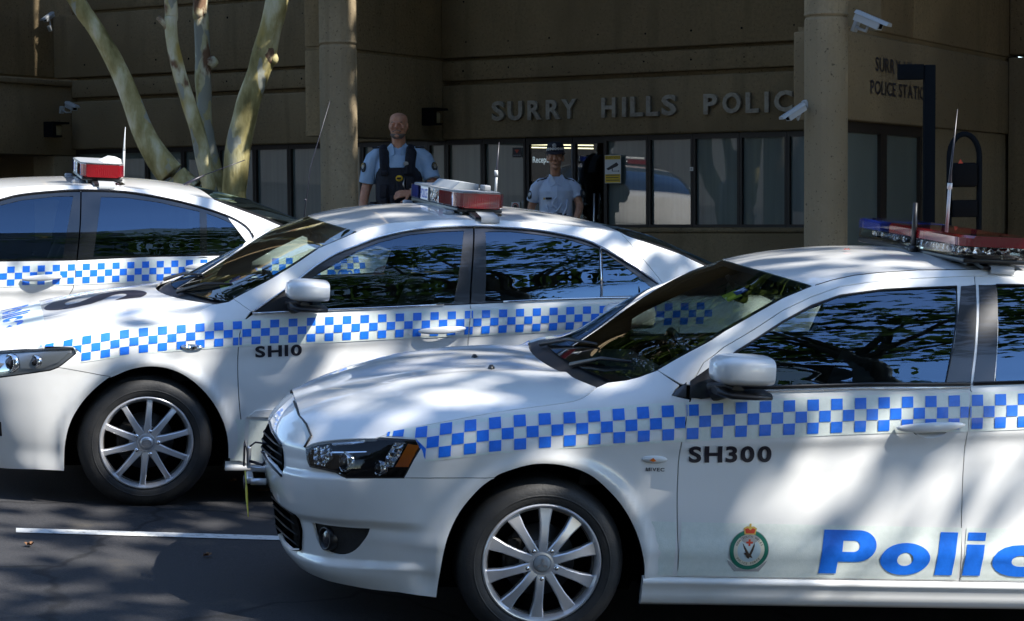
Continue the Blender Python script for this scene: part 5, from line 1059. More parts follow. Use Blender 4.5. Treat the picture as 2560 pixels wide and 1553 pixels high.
CAM_ = dict(body=CAMRY, frame=([-1.975, 10.2738, -1.3699], [-0.9649, -0.2586, 0.045], [0.2561, -0.9651, -0.0543], [0.0575, -0.0409, 0.9975]),
 label='white police sedan marked SH10 in the middle with chrome lined windows', wb=2.775, arch=C_A, split=5, seam=(.180, .622),
 hl_top=[(.95, .690), (.733, .715), (.511, .740), (.356, .751)], hl_k=3, hl_side=[(.317, .747), (.371, .698)], hl_bot=[(.418, .658), (.455, .642), (.576, .618), (.697, .594), (.85, .580), (.98, .600)],
 hood_seam=sm([(-.294, .965), (-.236, .932), (-.187, .908), (-.133, .886), (-.057, .871), (.129, .843), (.322, .815), (.414, .800), (.467, .776), (.515, .740)], 3)[:-1], hood_front=[(.98, .715), (1.1, .735), (1.3, .75)],
 fog=[(.82, .30), (.70, .31), (.70, .38), (.82, .39)], fog_c=(.76, .345), lower=[(1.0, .25), (1.0, .37), (1.62, .39), (1.62, .23)], upper=[(1.15, .57), (1.15, .68), (1.62, .70), (1.62, .57)],
 bump_bot=[(1.2, .13), (.749, .147), (.527, .162)], sill_top=.20, sill_bot=.165, sill_in=-.022, lip=lambda s, z: 0*s, grille=lambda c, s: None,
 door_seam=[(-.490, .203)]+C_DS, b_seam=C_BS[9:], rear_seam=[(-2.55, .60), (-2.58, .74), (-2.63, .90), (-2.60, 1.03), (-2.575, 1.088)], frame_seam=C_CH[:-1], sail_low=[(-.475, .942)], sail_up=[(-.4765, .940)],
 ws_low=[(-.294, .965), (-.314, .966), (-.370, .978), (-.397, .993)], pillar=[(-.534, 1.075), (-.674, 1.162), (-.805, 1.249), (-.997, 1.331)],
 roof=[(-.997, 1.331), (-1.15, 1.375), (-1.4, 1.402), (-1.65, 1.412), (-1.9, 1.410), (-2.15, 1.397), (-2.334, 1.380)], roof_c=[(-.90, 1.350), (-1.0, 1.378), (-1.2, 1.418), (-1.5, 1.446), (-1.75, 1.452), (-1.95, 1.448), (-2.15, 1.432), (-2.28, 1.415)],
 rear_glass=[(-2.334, 1.380), (-2.375, 1.362), (-2.634, 1.287), (-2.827, 1.205), (-3.05, 1.10), (-3.18, 1.05)], rear_c=[(-2.28, 1.418), (-2.65, 1.352), (-3.05, 1.205), (-3.30, 1.08)], lamp_m='lampgrey', lamp_d=.014, boot=[(-3.18, 1.05), (-3.35, 1.045), (-3.5, 1.03), (-3.72, 1.0)], boot_c=[(-3.30, 1.07), (-3.45, 1.08), (-3.62, 1.06), (-3.74, 1.0)],
 door_top=C_BT[:3], rdoor_top=C_BT[4:], handle=((-1.398, .885), .085, .235), handle_r=(-2.42, .955), glass_f=C_GF, glass_r=C_GR, glass_q=C_GQ, white_frames=False, trim=trim_c, lamp=lamp_c, mirror=mirror_c, tyre=.318, rim=.2175, wk='C', wy=.87,
 hood_c=[(-.10, .955), (.10, .930), (.30, .892), (.45, .855), (.60, .815), (.75, .775), (.85, .745)], screen_c=[(-.115, .945), (-.35, 1.07), (-.65, 1.235), (-.90, 1.350)], cowl_rows=2, cabin=-1.22, extra=extra_c)
make_car(CAM_)
# ---------------------------------------------------------------- third sedan (rounded window line, behind)
K_A = C_A
K_DS = sm([(-.50, .287), (-.485, .331), (-.46, .46), (-.445, .587), (-.44, .726), (-.445, .83), (-.465, .898)], 3)
K_WT = [(-.51, .930), (-.66, 1.02), (-.85, 1.13), (-1.05, 1.225), (-1.283, 1.302), (-1.406, 1.336), (-1.613, 1.364), (-1.781, 1.376), (-1.993, 1.376), (-2.206, 1.352), (-2.378, 1.321), (-2.548, 1.277), (-2.65, 1.238), (-2.719, 1.190), (-2.751, 1.125), (-2.735, 1.072)]
K_BT = [(-.51, .922), (-.80, .938), (-1.289, .960), (-1.719, .985), (-2.116, 1.012), (-2.4, 1.027), (-2.69, 1.040)]
K_BS = sm([(-1.742, 1.374), (-1.738, 1.2), (-1.728, 1.05), (-1.72, .98), (-1.716, .935), (-1.703, .817), (-1.68, .748), (-1.69, .5), (-1.71, .20)], 3)
K_GF = [(-.75, .945), (-.76, 1.04), (-1.0, 1.165), (-1.283, 1.275), (-1.406, 1.309), (-1.6, 1.338), (-1.697, 1.342), (-1.662, 1.15), (-1.641, .990), (-1.289, .972)]
K_GR = [(-1.856, 1.345), (-1.993, 1.348), (-2.2, 1.327), (-2.43, 1.284), (-2.43, 1.036), (-2.1, 1.020), (-1.814, 1.004)]
K_GQ = [(-2.472, 1.275), (-2.55, 1.250), (-2.64, 1.212), (-2.695, 1.17), (-2.722, 1.118), (-2.70, 1.065), (-2.66, 1.048), (-2.470, 1.040)]
def trim_k(car, sd, fd, rd):
    bx = lambda z: float(np.interp(z, (.98, 1.05, 1.2, 1.374), (-1.72, -1.728, -1.738, -1.742)))
    frames(car, sd, fd, rd, K_WT, K_BT, 1.373, bx, K_GF, K_GR, K_GQ, 'gloss')
    strip(car, 'window_moulding', [p for p in sm(K_WT, 3)][3:-4], 'trim', .007, .004, sd)
    panel(car, 'sail_trim', [(-.52, .932), (-.66, 1.015), (-.745, 1.03), (-.74, .945)], M['black'], fd, side=sd, off=.001, rim=.004)
def mirror_k(car, sd): mirror(car, -.66, -.85, .985, 1.10, .92, 1.11, sd, (-.69, .95), 'C')
def extra_k(car):
    top = [(.40, .80), (-.45, .865), (-1.331, .931), (-1.588, .949), (-1.755, .961), (-1.923, .973), (-2.179, .990), (-2.432, 1.006), (-2.9, 1.03), (-3.5, 1.05)]
    bot = [(.40, .70), (-.45, .76), (-1.333, .822), (-1.677, .843), (-1.884, .858), (-2.228, .879), (-2.9, .92), (-3.5, .945)]
    for sd in (1, -1): checker(car, top, bot, [-1.331+.0846*k for k in range(20, -26, -1)], [K_DS, K_BS], sd)
    side_text(car, 'emergency_number', '000', -3.201, -3.355, .915, .968, M['decalb'], bold=.02)
    lb = light_bar(car, -1.742, -2.000, .585, 1.452, 1.535, 'K')
    G().rings([[(x, y, z) for x, z in ((-1.88, 1.536), (-1.99, 1.536), (-1.985, 1.562), (-1.94, 1.566))] for y in (-.1, .45)], smooth=False).obj('display_board', M['white'], lb)
    G().tube([(-2.04, -.1, 1.44), (-2.04, -.1, 1.60)], .0075, 8).obj('aerial', M['camw'], lb); G().tube([(-2.04, -.1, 1.60), (-2.04, -.1, 1.63), (-2.043, -.1, 1.75)], [.008, .006, .002], 6).obj('aerial_whip', M['camw'], lb)
    a = car.roofpt(-2.42, .0); G().tube([a+Vector((.01, 0, -.005)), a+Vector((-.03, 0, .022)), a+Vector((-.115, 0, .068))], [.012, .010, .005], 8).tube([a+Vector((-.115, 0, .068)), a+Vector((-.37, 0, .175))], .0028, 6).obj('aerial', M['ink'], car.root)
    G().tube([(-3.22, -.25, .99), (-3.22, -.25, 1.20)], .006, 6).tube([(-3.22, -.25, 1.20), (-3.25, -.25, 1.55), (-3.36, -.25, 1.98)], [.0045, .003, .002], 6).ball((-3.225, -.25, 1.33), .009).obj('aerial', M['ink'], car.root)
KOM = dict(CAM_); KOM.update(tail=[(-3.525, .985), (-3.60, 1.0), (-3.72, .99), (-3.72, .89), (-3.43, .895)], body=COMMO, frame=([-4.4694, 12.064, -1.1529], [-0.9649, -0.2586, 0.045], [0.2561, -0.9651, -0.0543], [0.0575, -0.0409, 0.9975]),
 label='white police sedan at the back left with rounded blue reflecting windows beside the tree', wb=2.915,
 hood_seam=sm([(-.32, .955), (-.24, .925), (-.187, .908), (-.133, .893), (-.057, .882), (.129, .860), (.322, .826), (.414, .805), (.467, .780), (.515, .750)], 3)[:-1],
 hl_top=[(.95, .70), (.733, .725), (.511, .750), (.356, .761)], hl_side=[(.317, .757), (.371, .708)], hl_bot=[(.418, .668), (.455, .652), (.576, .628), (.697, .604), (.85, .59), (.98, .61)], hood_front=[(.98, .725), (1.1, .745), (1.3, .76)],
 door_seam=[(-.51, .203)]+K_DS, b_seam=K_BS[9:], rear_seam=[(-2.68, .60), (-2.72, .74), (-2.78, .90), (-2.77, 1.0), (-2.745, 1.066)], frame_seam=K_WT[:-1], sail_low=[(-.505, .925)], sail_up=[(-.507, .926)],
 ws_low=[(-.32, .955), (-.345, .958), (-.40, .970), (-.43, .985)], pillar=[(-.60, 1.085), (-.76, 1.18), (-.92, 1.262), (-1.08, 1.318)],
 roof=[(-1.08, 1.318), (-1.283, 1.362), (-1.406, 1.382), (-1.613, 1.398), (-1.8, 1.404), (-2.0, 1.402), (-2.2, 1.390), (-2.40, 1.372), (-2.518, 1.355)], roof_c=[(-.98, 1.335), (-1.1, 1.365), (-1.305, 1.392), (-1.55, 1.412), (-1.73, 1.424), (-2.08, 1.430), (-2.3, 1.418), (-2.47, 1.398)],
 rear_glass=[(-2.518, 1.355), (-2.602, 1.325), (-2.812, 1.258), (-2.989, 1.190), (-3.25, 1.08), (-3.32, 1.05)], rear_c=[(-2.47, 1.402), (-2.80, 1.338), (-3.15, 1.215), (-3.40, 1.08)], boot=[(-3.32, 1.05), (-3.45, 1.045), (-3.6, 1.03), (-3.80, 1.0)], boot_c=[(-3.40, 1.07), (-3.55, 1.08), (-3.7, 1.06), (-3.84, 1.0)],
 door_top=K_BT[:3], rdoor_top=K_BT[4:], handle=((-1.525, .875), .09, .225), handle_r=(-2.45, .968), glass_f=K_GF, glass_r=K_GR, glass_q=K_GQ, trim=trim_k, mirror=mirror_k, wy=.90, tyre=.325,
 hood_c=[(-.12, .965), (.10, .945), (.30, .912), (.45, .875), (.60, .83), (.75, .785), (.85, .75)], screen_c=[(-.13, .95), (-.40, 1.09), (-.70, 1.235), (-.98, 1.335)], cabin=-1.35, extra=extra_k)
KC = make_car(KOM)
def copy_tree(o, parent=None):
    c = o.copy(); COL.objects.link(c); c.parent = parent
    for k in list(o.children): copy_tree(k, c)
    return c
k_ = copy_tree(KC.root); k_.location = (-9.35, 15.9, gz(-9.35, 15.9)); k_['label'] = 'white police sedan parked outside the picture, mirrored pale in the station windows'
# ------------------------------------------------------------------ trees
M['bark'] = mat('plane_bark', (.4, .36, .24), .75, spec=.25)
noise_color(M['bark'], [(.34, (.12, .10, .036)), (.42, (.22, .19, .075)), (.50, (.31, .27, .125)), (.56, (.42, .385, .22)), (.66, (.54, .51, .37))], 4.2, 5, .6, .4, 26, stretch=(1, 1, .38), dist=.02)
mixcol(M['bark'], None, (.15, .085, .05), 3.1, .61, .645, 5, stretch=(1, 1, .5)); mixcol(M['bark'], None, (.25, .26, .22), 4.4, .585, .605, 3, stretch=(1, 1, .5)); mixcol(M['bark'], None, (.33, .25, .07), 2.3, .58, .64, 4, stretch=(1, 1, .4))
M['bark2'] = mat('dark_bark', (.10, .085, .06), .85); noise_color(M['bark2'], [(.3, (.06, .05, .035)), (.7, (.16, .14, .10))], 6, bump=.4, bscale=20, stretch=(1, 1, .4))
M['knot'] = mat('bark_knot', (.20, .11, .07), .8); noise_color(M['knot'], [(.36, (.10, .05, .03)), (.5, (.24, .17, .10)), (.62, (.40, .35, .22))], 7, bump=.4, bscale=30)
def leafmat(name, c):
    m = bpy.data.materials.new(name); m.use_nodes = True; N = m.node_tree.nodes; L = m.node_tree.links; N.clear(); o = N.new('ShaderNodeOutputMaterial')
    d = N.new('ShaderNodeBsdfDiffuse'); t = N.new('ShaderNodeBsdfTranslucent'); x = N.new('ShaderNodeMixShader'); x.inputs[0].default_value = .35
    oi = N.new('ShaderNodeTexCoord'); nz = N.new('ShaderNodeTexNoise'); nz.inputs['Scale'].default_value = 1.3; L.new(oi.outputs['Object'], nz.inputs[0]); cr = N.new('ShaderNodeValToRGB'); L.new(nz.outputs[0], cr.inputs[0])
    cr.color_ramp.elements[0].position = .3; cr.color_ramp.elements[0].color = (*[v*.6 for v in c], 1); cr.color_ramp.elements[1].position = .7; cr.color_ramp.elements[1].color = (*[v*1.5 for v in c], 1)
    for q in (d, t): L.new(cr.outputs[0], q.inputs[0])
    L.new(d.outputs[0], x.inputs[1]); L.new(t.outputs[0], x.inputs[2]); L.new(x.outputs[0], o.inputs[0]); return m
M['leaf'] = leafmat('plane_leaf', (.065, .10, .022)); M['leaf2'] = leafmat('dark_leaf', (.035, .06, .016))
rng = np.random.default_rng(11)
def crown_mesh(c, r, n, size, clumps, seed, low=-.75, extra=()):
    """leaf-sized faces gathered in clumps through the crown's volume"""
    R = np.random.default_rng(seed); d = R.normal(size=(clumps, 3)); d /= np.linalg.norm(d, axis=1)[:, None]; d *= R.uniform(.25, 1, (clumps, 1))**.5; d[:, 2] = np.maximum(d[:, 2], low)
    cc = np.array(c)+d*np.array(r); k = R.integers(0, clumps, n); cr = np.array(r).mean()*.24
    P = cc[k]+R.normal(size=(n, 3))*cr*np.array([.62, .62, .40])
    for q, r_, k_ in extra: P = np.concatenate([P, np.array(q)+np.clip(R.normal(size=(k_, 3)), -2, 2)*.5*np.array(r_)]); n += k_
    a = R.normal(size=(n, 3)); a /= np.linalg.norm(a, axis=1)[:, None]; b = np.cross(a, R.normal(size=(n, 3))); b /= np.linalg.norm(b, axis=1)[:, None]
    s = size*R.uniform(.6, 1.25, (n, 1)); V = np.concatenate([P-a*s*.6, P+b*s*.42+a*s*.05, P+a*s*.6, P-b*s*.42+a*s*.05], 1).reshape(-1, 3)
    me = bpy.data.meshes.new('crown'); me.vertices.add(len(V)); me.vertices.foreach_set('co', V.ravel()); me.loops.add(4*n); me.loops.foreach_set('vertex_index', np.arange(4*n)); me.polygons.add(n); me.polygons.foreach_set('loop_start', np.arange(0, 4*n, 4)); me.update(calc_edges=True); return me, cc
def knobby(pts, seed, amp=.05):
    R = np.random.default_rng(seed); return pts
def tree(name, base, crown_c, crown_r, n, size, clumps, seed, label, group, stems=None, leaf='leaf', bark='bark2', tr=.2, extra=()):
    e = empty(name, Matrix.Translation(base), label, 'tree', group); b = Vector(base); R = np.random.default_rng(seed)
    me, cc = crown_mesh(Vector(crown_c)-b, crown_r, n, size, clumps, seed, extra=[(Vector(q)-b, r_, k_) for q, r_, k_ in extra]); tag(link('crown', me, M[leaf], e), kind='stuff')
    if stems is None:
        t = G(); top = Vector(crown_c)-b; mid = top*.5+Vector((R.normal()*.15, R.normal()*.15, 0)); t.tube([(0, 0, -.1), (0, 0, .15), mid*.5, mid, top*.8], [tr*1.5, tr*1.1, tr, tr*.85, tr*.5], 14); t.obj('trunk', M[bark], e); st = mid; r0 = tr*.34
    else: st, r0 = stems(e, b), .05
    g = G()
    for p in cc[:20 if stems is None else 36]:
        s = top*R.uniform(.38, .8)+Vector((R.normal()*.03, R.normal()*.03, 0)) if stems is None else st[int(R.integers(len(st)))]
        q = Vector(p); m_ = s.lerp(q, .5)+Vector((R.normal()*.25, R.normal()*.25, .25)); g.tube([s, m_, q], [r0, r0*.55, .012], 6)
    g.obj('branch', M[bark], e); return e
ST_ = dict(A=[(-2.768, 17.5, 0.113, 0.121), (-2.97, 17.5, 0.293, 0.118), (-3.175, 17.5, 0.599, 0.096), (-3.304, 17.5, 0.917, 0.086), (-3.426, 17.5, 1.235, 0.082), (-3.605, 17.5, 1.552, 0.075), (-3.765, 17.5, 1.805, 0.075), (-4.25, 17.4, 2.7, .065), (-4.6, 17.2, 4.2, .045)],
 B=[(-2.601, 17.4, 0.048, 0.07), (-2.624, 17.4, 0.213, 0.07), (-2.666, 17.4, 0.403, 0.073), (-2.713, 17.4, 0.656, 0.067), (-2.791, 17.4, 0.909, 0.062), (-2.87, 17.4, 1.161, 0.057), (-2.919, 17.4, 1.413, 0.052), (-2.932, 17.4, 1.602, 0.053), (-2.933, 17.4, 1.79, 0.055), (-3.0, 17.2, 3.0, .05), (-2.9, 16.8, 4.6, .035)],
 C=[(-2.549, 17.75, 0.113, 0.045), (-2.598, 17.75, 0.307, 0.045), (-2.659, 17.75, 0.539, 0.052), (-2.705, 17.75, 0.797, 0.060), (-2.714, 17.75, 1.055, 0.073), (-2.709, 17.75, 1.273, 0.073), (-2.716, 17.75, 1.44, 0.069), (-2.726, 17.75, 1.696, 0.065), (-2.726, 17.75, 1.824, 0.064), (-2.6, 17.9, 3.2, .055), (-2.4, 18.1, 4.8, .035)],
 D=[(-2.391, 17.3, 0.021, 0.095), (-2.396, 17.3, 0.147, 0.104), (-2.364, 17.3, 0.399, 0.114), (-2.319, 17.3, 0.65, 0.111), (-2.259, 17.3, 0.9, 0.104), (-2.17, 17.3, 1.15, 0.096), (-2.122, 17.3, 1.3, 0.105), (-2.065, 17.3, 1.524, 0.090), (-1.996, 17.3, 1.774, 0.093), (-1.7, 17.3, 2.9, .075), (-1.2, 17.2, 4.4, .05)])
def stem_obj(e, b, P, seed, m='bark'):
    R = np.random.default_rng(seed); Q = sm([p for p in P], 7); n = 18; rings = []; ph = R.uniform(0, 6, 6); h0 = 0
    for i, q in enumerate(Q):
        c = Vector(q[:3])-b; r = q[3]; t = (Vector(Q[min(i+1, len(Q)-1)][:3])-Vector(Q[max(i-1, 0)][:3])).normalized(); u = t.orthogonal().normalized(); w = t.cross(u); ring = []
        for j in range(n):
            a = 2*math.pi*j/n; z = q[2]; k = 1+.045*math.sin(2*a+ph[0]+z*3.1)+.035*math.sin(3*a+ph[1]-z*5.3)+.03*math.sin(a+ph[2]+z*9)+.02*math.sin(5*a+ph[3]+z*14)
            ring.append(c+u*(r*k*math.cos(a))+w*(r*k*math.sin(a)))
        rings.append(ring)
    return G().rings(rings).obj('limb', M[m], e)
def visible_stems(e, b):
    z0 = fz(-2.5, 17.4); g = G(); g.rings([[(x+r*(1+.08*math.sin(3*a+z*4))*math.cos(a)-b.x, y+r*.9*(1+.08*math.sin(2*a+z*3))*math.sin(a)-b.y, z-b.z) for a in np.linspace(0, 2*math.pi, 25)[:-1]] for x, y, z, r in ((-2.56, 17.42, z0-.05, .36), (-2.56, 17.42, z0+.12, .29), (-2.56, 17.42, z0+.5, .25), (-2.56, 17.42, -.12, .24), (-2.58, 17.42, .04, .22), (-2.60, 17.42, .13, .14))]); g.obj('trunk', M['bark'], e)
    tops = []
    for i, (k, P) in enumerate(ST_.items()):
        P = [(P[0][0]*.5-2.56*.5, 17.42, P[0][2]-.18, P[0][3])]+P; o = stem_obj(e, b, P, 20+i); tops.append(Vector(P[-1][:3])-b)
    def lump(c, r, m, d=(0, 0, 0)):
        g = G(); n = 14; R = np.random.default_rng(int(abs(c[2])*100)); V0 = len(g.v); g.ball(Vector(c)-b, r, n=n); k = R.normal(size=(len(g.v), 3))*.06*min(r); g.v = [tuple(np.array(v)+q) for v, q in zip(g.v, k)]; g.obj('knot', M[m], e)
    lump((-2.640, 17.73, 1.275), (.065, .06, .055), 'bark'); lump((-2.118, 17.285, 1.32), (.100, .085, .13), 'knot'); lump((-2.035, 17.29, 1.27), (.040, .05, .055), 'bark')
    g = G(); g.tube([Vector((-2.93, 17.4, 1.50))-b, Vector((-2.985, 17.39, 1.585))-b, Vector((-3.045, 17.39, 1.64))-b], [.030, .026, .023], 10); g.obj('branch_stub', M['knot'], e)
    return tops
TG = 'street trees'
tree('plane_tree', (-2.56, 17.42, fz(-2.5, 17.4)), (-2.4, 18.3, 7.4), (4.6, 3.2, 2.2), 11000, .22, 80, 5, 'pale mottled plane tree with four leaning limbs standing behind the white sedans at left', None, stems=visible_stems, extra=[((-1.0, 16.25, 3.9), (.75, .32, .9), 900), ((-.35, 15.75, 4.6), (.7, .3, .8), 350)])  # extra leaf clumps out of view, added to shade the left limbs
# ------------------------------------------------------------------ surroundings behind and above the camera (seen in the paint and the windows, shading the street)
def shade_tree(x, y, cz, r, n, seed, label, size=.24, clumps=60, leaf='leaf', tr=.2): return tree('street_tree', (x, y, gz(x, y)), (x, y, cz), r, n, size, clumps, seed, label, TG, leaf=leaf, tr=tr)
shade_tree(4.9, 1.2, 7.2, (4.5, 3.9, 2.8), 5200, 31, 'tall plane tree in the street to the right of the parked police sedans')
shade_tree(7.6, 13.6, 6.2, (4.3, 4.0, 3.8), 18000, 32, 'tall plane tree out of view, placed to shade the right of the police station')  # unseen tree, placed and thickened to shade the entrance and wing wall
shade_tree(6.6, 7.0, 7.2, (2.6, 2.3, 2.0), 1500, 37, 'slender plane tree out of view, added to dapple the middle sedan with shade', tr=.1, clumps=34)  # unseen tree, added to break up the sun on the middle sedan
shade_tree(2.6, 16.6, 7.6, (4.2, 3.0, 2.6), 9000, 33, 'plane tree on the footpath in front of the round columns, crown above the picture', tr=.0001) if False else None
shade_tree(-13, 18.5, 7.0, (4.0, 3.8, 2.8), 8000, 34, 'plane tree out of view at left, added to shade the police station front')  # unseen tree, added to darken the left of the station front
for i, (x, y) in enumerate(((-13, -5), (-6.5, -6), (0, -6.5), (8, -9.5))): shade_tree(x, y, gz(x, y)+8.6, (3.8, 3.2, 3.0), 3500, 50+i, ('leafy tree across the street, first of the far row', 'leafy tree across the street, second of the far row', 'leafy tree across the street, third of the far row', 'leafy tree across the street, last of the far row')[i], .3, 40, 'leaf2')
M['fac1'] = mat('pale_facade', (.52, .51, .48), .7); M['fac2'] = mat('brown_facade', (.10, .10, .10), .8); M['fglass'] = mat('tower_glass', (.03, .04, .05), .08, spec=.8)
def block(name, label, x, y, w, d, h, rot, cols, floors, m, fin=.5, band=.9):
    e = empty(name, Matrix.Translation((x, y, gz(0, 0)-4)) @ Matrix.Rotation(math.radians(rot), 4, 'Z'), label, 'building'); G().box((-w/2+.3, -d/2+.3, 0), (w/2-.3, d/2-.3, h-.2)).obj('glazing', M['fglass'], e)
    g = G(); fh = h/floors
    for i in range(floors+1): g.box((-w/2, -d/2, i*fh-(band/2 if i else 0)), (w/2, d/2, i*fh+band/2))
    g.obj('floor_bands', M[m], e)
    g = G(); cw = w/cols
    for i in range(cols+1): g.box((-w/2+i*cw-fin/2, -d/2-.12, 0), (-w/2+i*cw+fin/2, d/2+.12, h+.3))
    for i in range(max(2, int(d/cw))+1): yy = -d/2+i*d/max(2, int(d/cw)); g.box((-w/2-.12, yy-fin/2, 0), (w/2+.12, yy+fin/2, h+.3))
    g.obj('facade_fins', M[m], e); return e
block('office_tower', 'pale office tower with a grid of windows beyond the street', 43, -100, 17, 16, 116, -18, 5, 26, 'fac1', 1.0, 1.7)
block('apartment_block', 'brown flat roofed building across the street', -9, -26, 34, 12, 37, -4, 9, 10, 'fac2', 1.6, 1.7)
block('shade_building', 'building out of view at right, added to shade the end of the police station', 22, 23, 13, 26, 26, 0, 5, 7, 'fac2', 1.2, 1.6)  # unseen block, added to keep skylight off the station's right end
block('office_block', 'dark office block down the street at the far left', -44, 0, 14, 30, 24, 20, 5, 7, 'fac2', 1.2, 1.5)
block('warehouse', 'pale low building down the street at the far right', 40, -24, 18, 16, 17, 25, 6, 5, 'fac1', 1.0, 1.4)
# ------------------------------------------------------------------ people
M['skin'] = mat('skin', (.44, .215, .135), .5); noise_color(M['skin'], [(.3, (.50, .225, .14)), (.7, (.62, .33, .225))], 18); M['skin'].node_tree.nodes['Principled BSDF'].inputs['Subsurface Weight'].default_value = .08
M['skin2'] = mat('skin_tan', (.36, .175, .105), .5); noise_color(M['skin2'], [(.3, (.44, .21, .125)), (.7, (.54, .28, .175))], 18)
M['shirt'] = mat('blue_shirt', (.30, .45, .68), .8); noise_color(M['shirt'], [(.3, (.33, .50, .74)), (.7, (.40, .57, .82))], 12, bump=.5, bscale=9, dist=.03)
M['shirt2'] = mat('pale_blue_shirt', (.32, .41, .58), .8); noise_color(M['shirt2'], [(.3, (.50, .61, .80)), (.7, (.58, .68, .86))], 12, bump=.6, bscale=8, dist=.035)
M['navycloth'] = mat('navy_cloth', (.009, .011, .022), .8); noise_color(M['navycloth'], [(.3, (.006, .008, .016)), (.7, (.014, .016, .03))], 25, bump=.3)
M['hair'] = mat('grey_stubble', (.16, .13, .115), .9); M['darkhair'] = mat('dark_hair', (.015, .010, .008), .7); M['eye'] = mat('eye', (.05, .04, .035), .3); M['lip'] = mat('lip', (.33, .11, .085), .5); M['patch'] = mat('badge_patch', (.02, .025, .035), .7)
def fuse(g, name, m, parent, vox=.008, smooth=3):
    me = g.mesh(name, fix=False); o = link(name, me, m, parent); r = o.modifiers.new('r', 'REMESH'); r.mode = 'VOXEL'; r.voxel_size = vox; r.use_smooth_shade = True
    s = o.modifiers.new('s', 'SMOOTH'); s.iterations = smooth; s.factor = .5
    dg = bpy.context.evaluated_depsgraph_get(); me2 = bpy.data.meshes.new_from_object(o.evaluated_get(dg)); o.modifiers.clear(); o.data = me2
    me2.polygons.foreach_set('use_smooth', [True]*len(me2.polygons)); me2.materials.clear(); me2.materials.append(m); bpy.data.meshes.remove(me); return o
def oval(c, rx, ry, n=20, e=1., tilt=0):
    out = []
    for j in range(n):
        a = 2*math.pi*j/n; x, y = math.cos(a), math.sin(a); x = abs(x)**e*(1 if x > 0 else -1); y = abs(y)**e*(1 if y > 0 else -1); out.append((c[0]+rx*x, c[1]+ry*y, c[2]+tilt*rx*x))
    return out
def head(g, c, h, w, turn, jaw=1.0):
    """head of height h, chin at c, facing -y, turned about z"""
    prof = ((.0, .30, .30, -.10), (.035, .46, .42, -.09), (.10, .62, .58, -.06), (.20, .76, .74, -.02), (.32, .85, .86, .01), (.45, .92, .95, .03), (.58, .97, 1.0, .045), (.70, 1.0, 1.04, .05), (.82, .94, .98, .05), (.91, .76, .80, .05), (.97, .46, .50, .05), (1.0, .12, .12, .05))
    R = Matrix.Translation(c) @ Matrix.Rotation(turn, 4, 'Z'); rings = [[R @ Vector(p) for p in oval((0, q*h, z*h), w/2*(kx*(jaw if z < .35 else 1)), w*.60*ky, 22, .92)] for z, kx, ky, q in prof]
    g.rings(rings); f = lambda p, r, M_=None: g.ball(R @ Vector(p), r, n=12)
    g.rings([[R @ Vector(p) for p in oval((0, y, z), rx, ry, 10)] for y, z, rx, ry in ((-.60*w, .62*h, .010, .012), (-.64*w, .52*h, .013, .016), (-.69*w, .43*h, .018, .022), (-.66*w, .385*h, .021, .018), (-.58*w, .36*h, .014, .012))])
    f((0, -.585*w, .60*h), (.050, .018, .012)); f((0, -.50*w, .09*h), (.028, .022, .020)); f((0, -.575*w, .265*h), (.030, .014, .008)); f((0, -.568*w, .225*h), (.026, .014, .008))
    for s in (-1, 1):
        f((s*.50*w, .03*h, .47*h), (.011, .022, .036)); f((s*.30*w, -.46*w, .42*h), (.024, .020, .022)); f((s*.205*w, -.525*w, .535*h), (.019, .012, .010))
    return R
def arm(g, pts, rad, n=12): g.tube(sm([tuple(p) for p in pts], 4), list(np.interp(np.linspace(0, len(pts)-1, (len(pts)-1)*4+1), range(len(pts)), rad)), n, flat=.9)
def hand(g, w, d, up, curl, k=1., thumb=1):
    """palm from the wrist w along d; up = back of the hand; fingers curl away from up"""
    d = Vector(d).normalized(); up = (Vector(up)-d*Vector(up).dot(d)).normalized(); sx = d.cross(up)*thumb; w = Vector(w)
    g.rings([[w+d*(t*k)+sx*(a*wd*k)+up*(b*.014*k) for a, b in ((1, 0), (.7, .9), (-.7, .9), (-1, 0), (-.7, -.9), (.7, -.9))] for t, wd in ((-.01, .028), (.03, .036), (.07, .042), (.092, .040))])
    for i, (o, L) in enumerate(((.031, .070), (.010, .079), (-.011, .074), (-.031, .058))):
        p = w+d*(.085*k)+sx*(o*k); dirv = d.copy(); pts = [p-d*.02*k, p]
        for s in (.42, .32, .26):
            a = curl*(1.0+.08*i); dirv = (dirv*math.cos(a)-up*math.sin(a)).normalized(); up2 = up; pts.append(pts[-1]+dirv*(L*s*k))
        g.tube(pts, [.0098*k, .0098*k, .0092*k, .0085*k, .0070*k], 8)
    t0 = w+d*(.018*k)+sx*(.030*k); t1 = t0+(d*.6+sx*.75-up*.25).normalized()*(.042*k); t2 = t1+(d*.9+sx*.25-up*.35).normalized()*(.032*k); t3 = t2+(d*.95-up*.3).normalized()*(.024*k); g.tube([t0, t1, t2, t3], [.014*k, .0125*k, .0108*k, .0085*k], 8)
def person(x, y, H, rz, label): e = empty('person', Matrix.Translation((x, y, fz(x, y))) @ Matrix.Rotation(math.radians(rz), 4, 'Z'), label, 'person', 'officers standing before the police station'); return e
def band_of(pts, r, name, m, parent): return G().tube(pts, r, 14, caps=True).obj(name, M[m], parent)
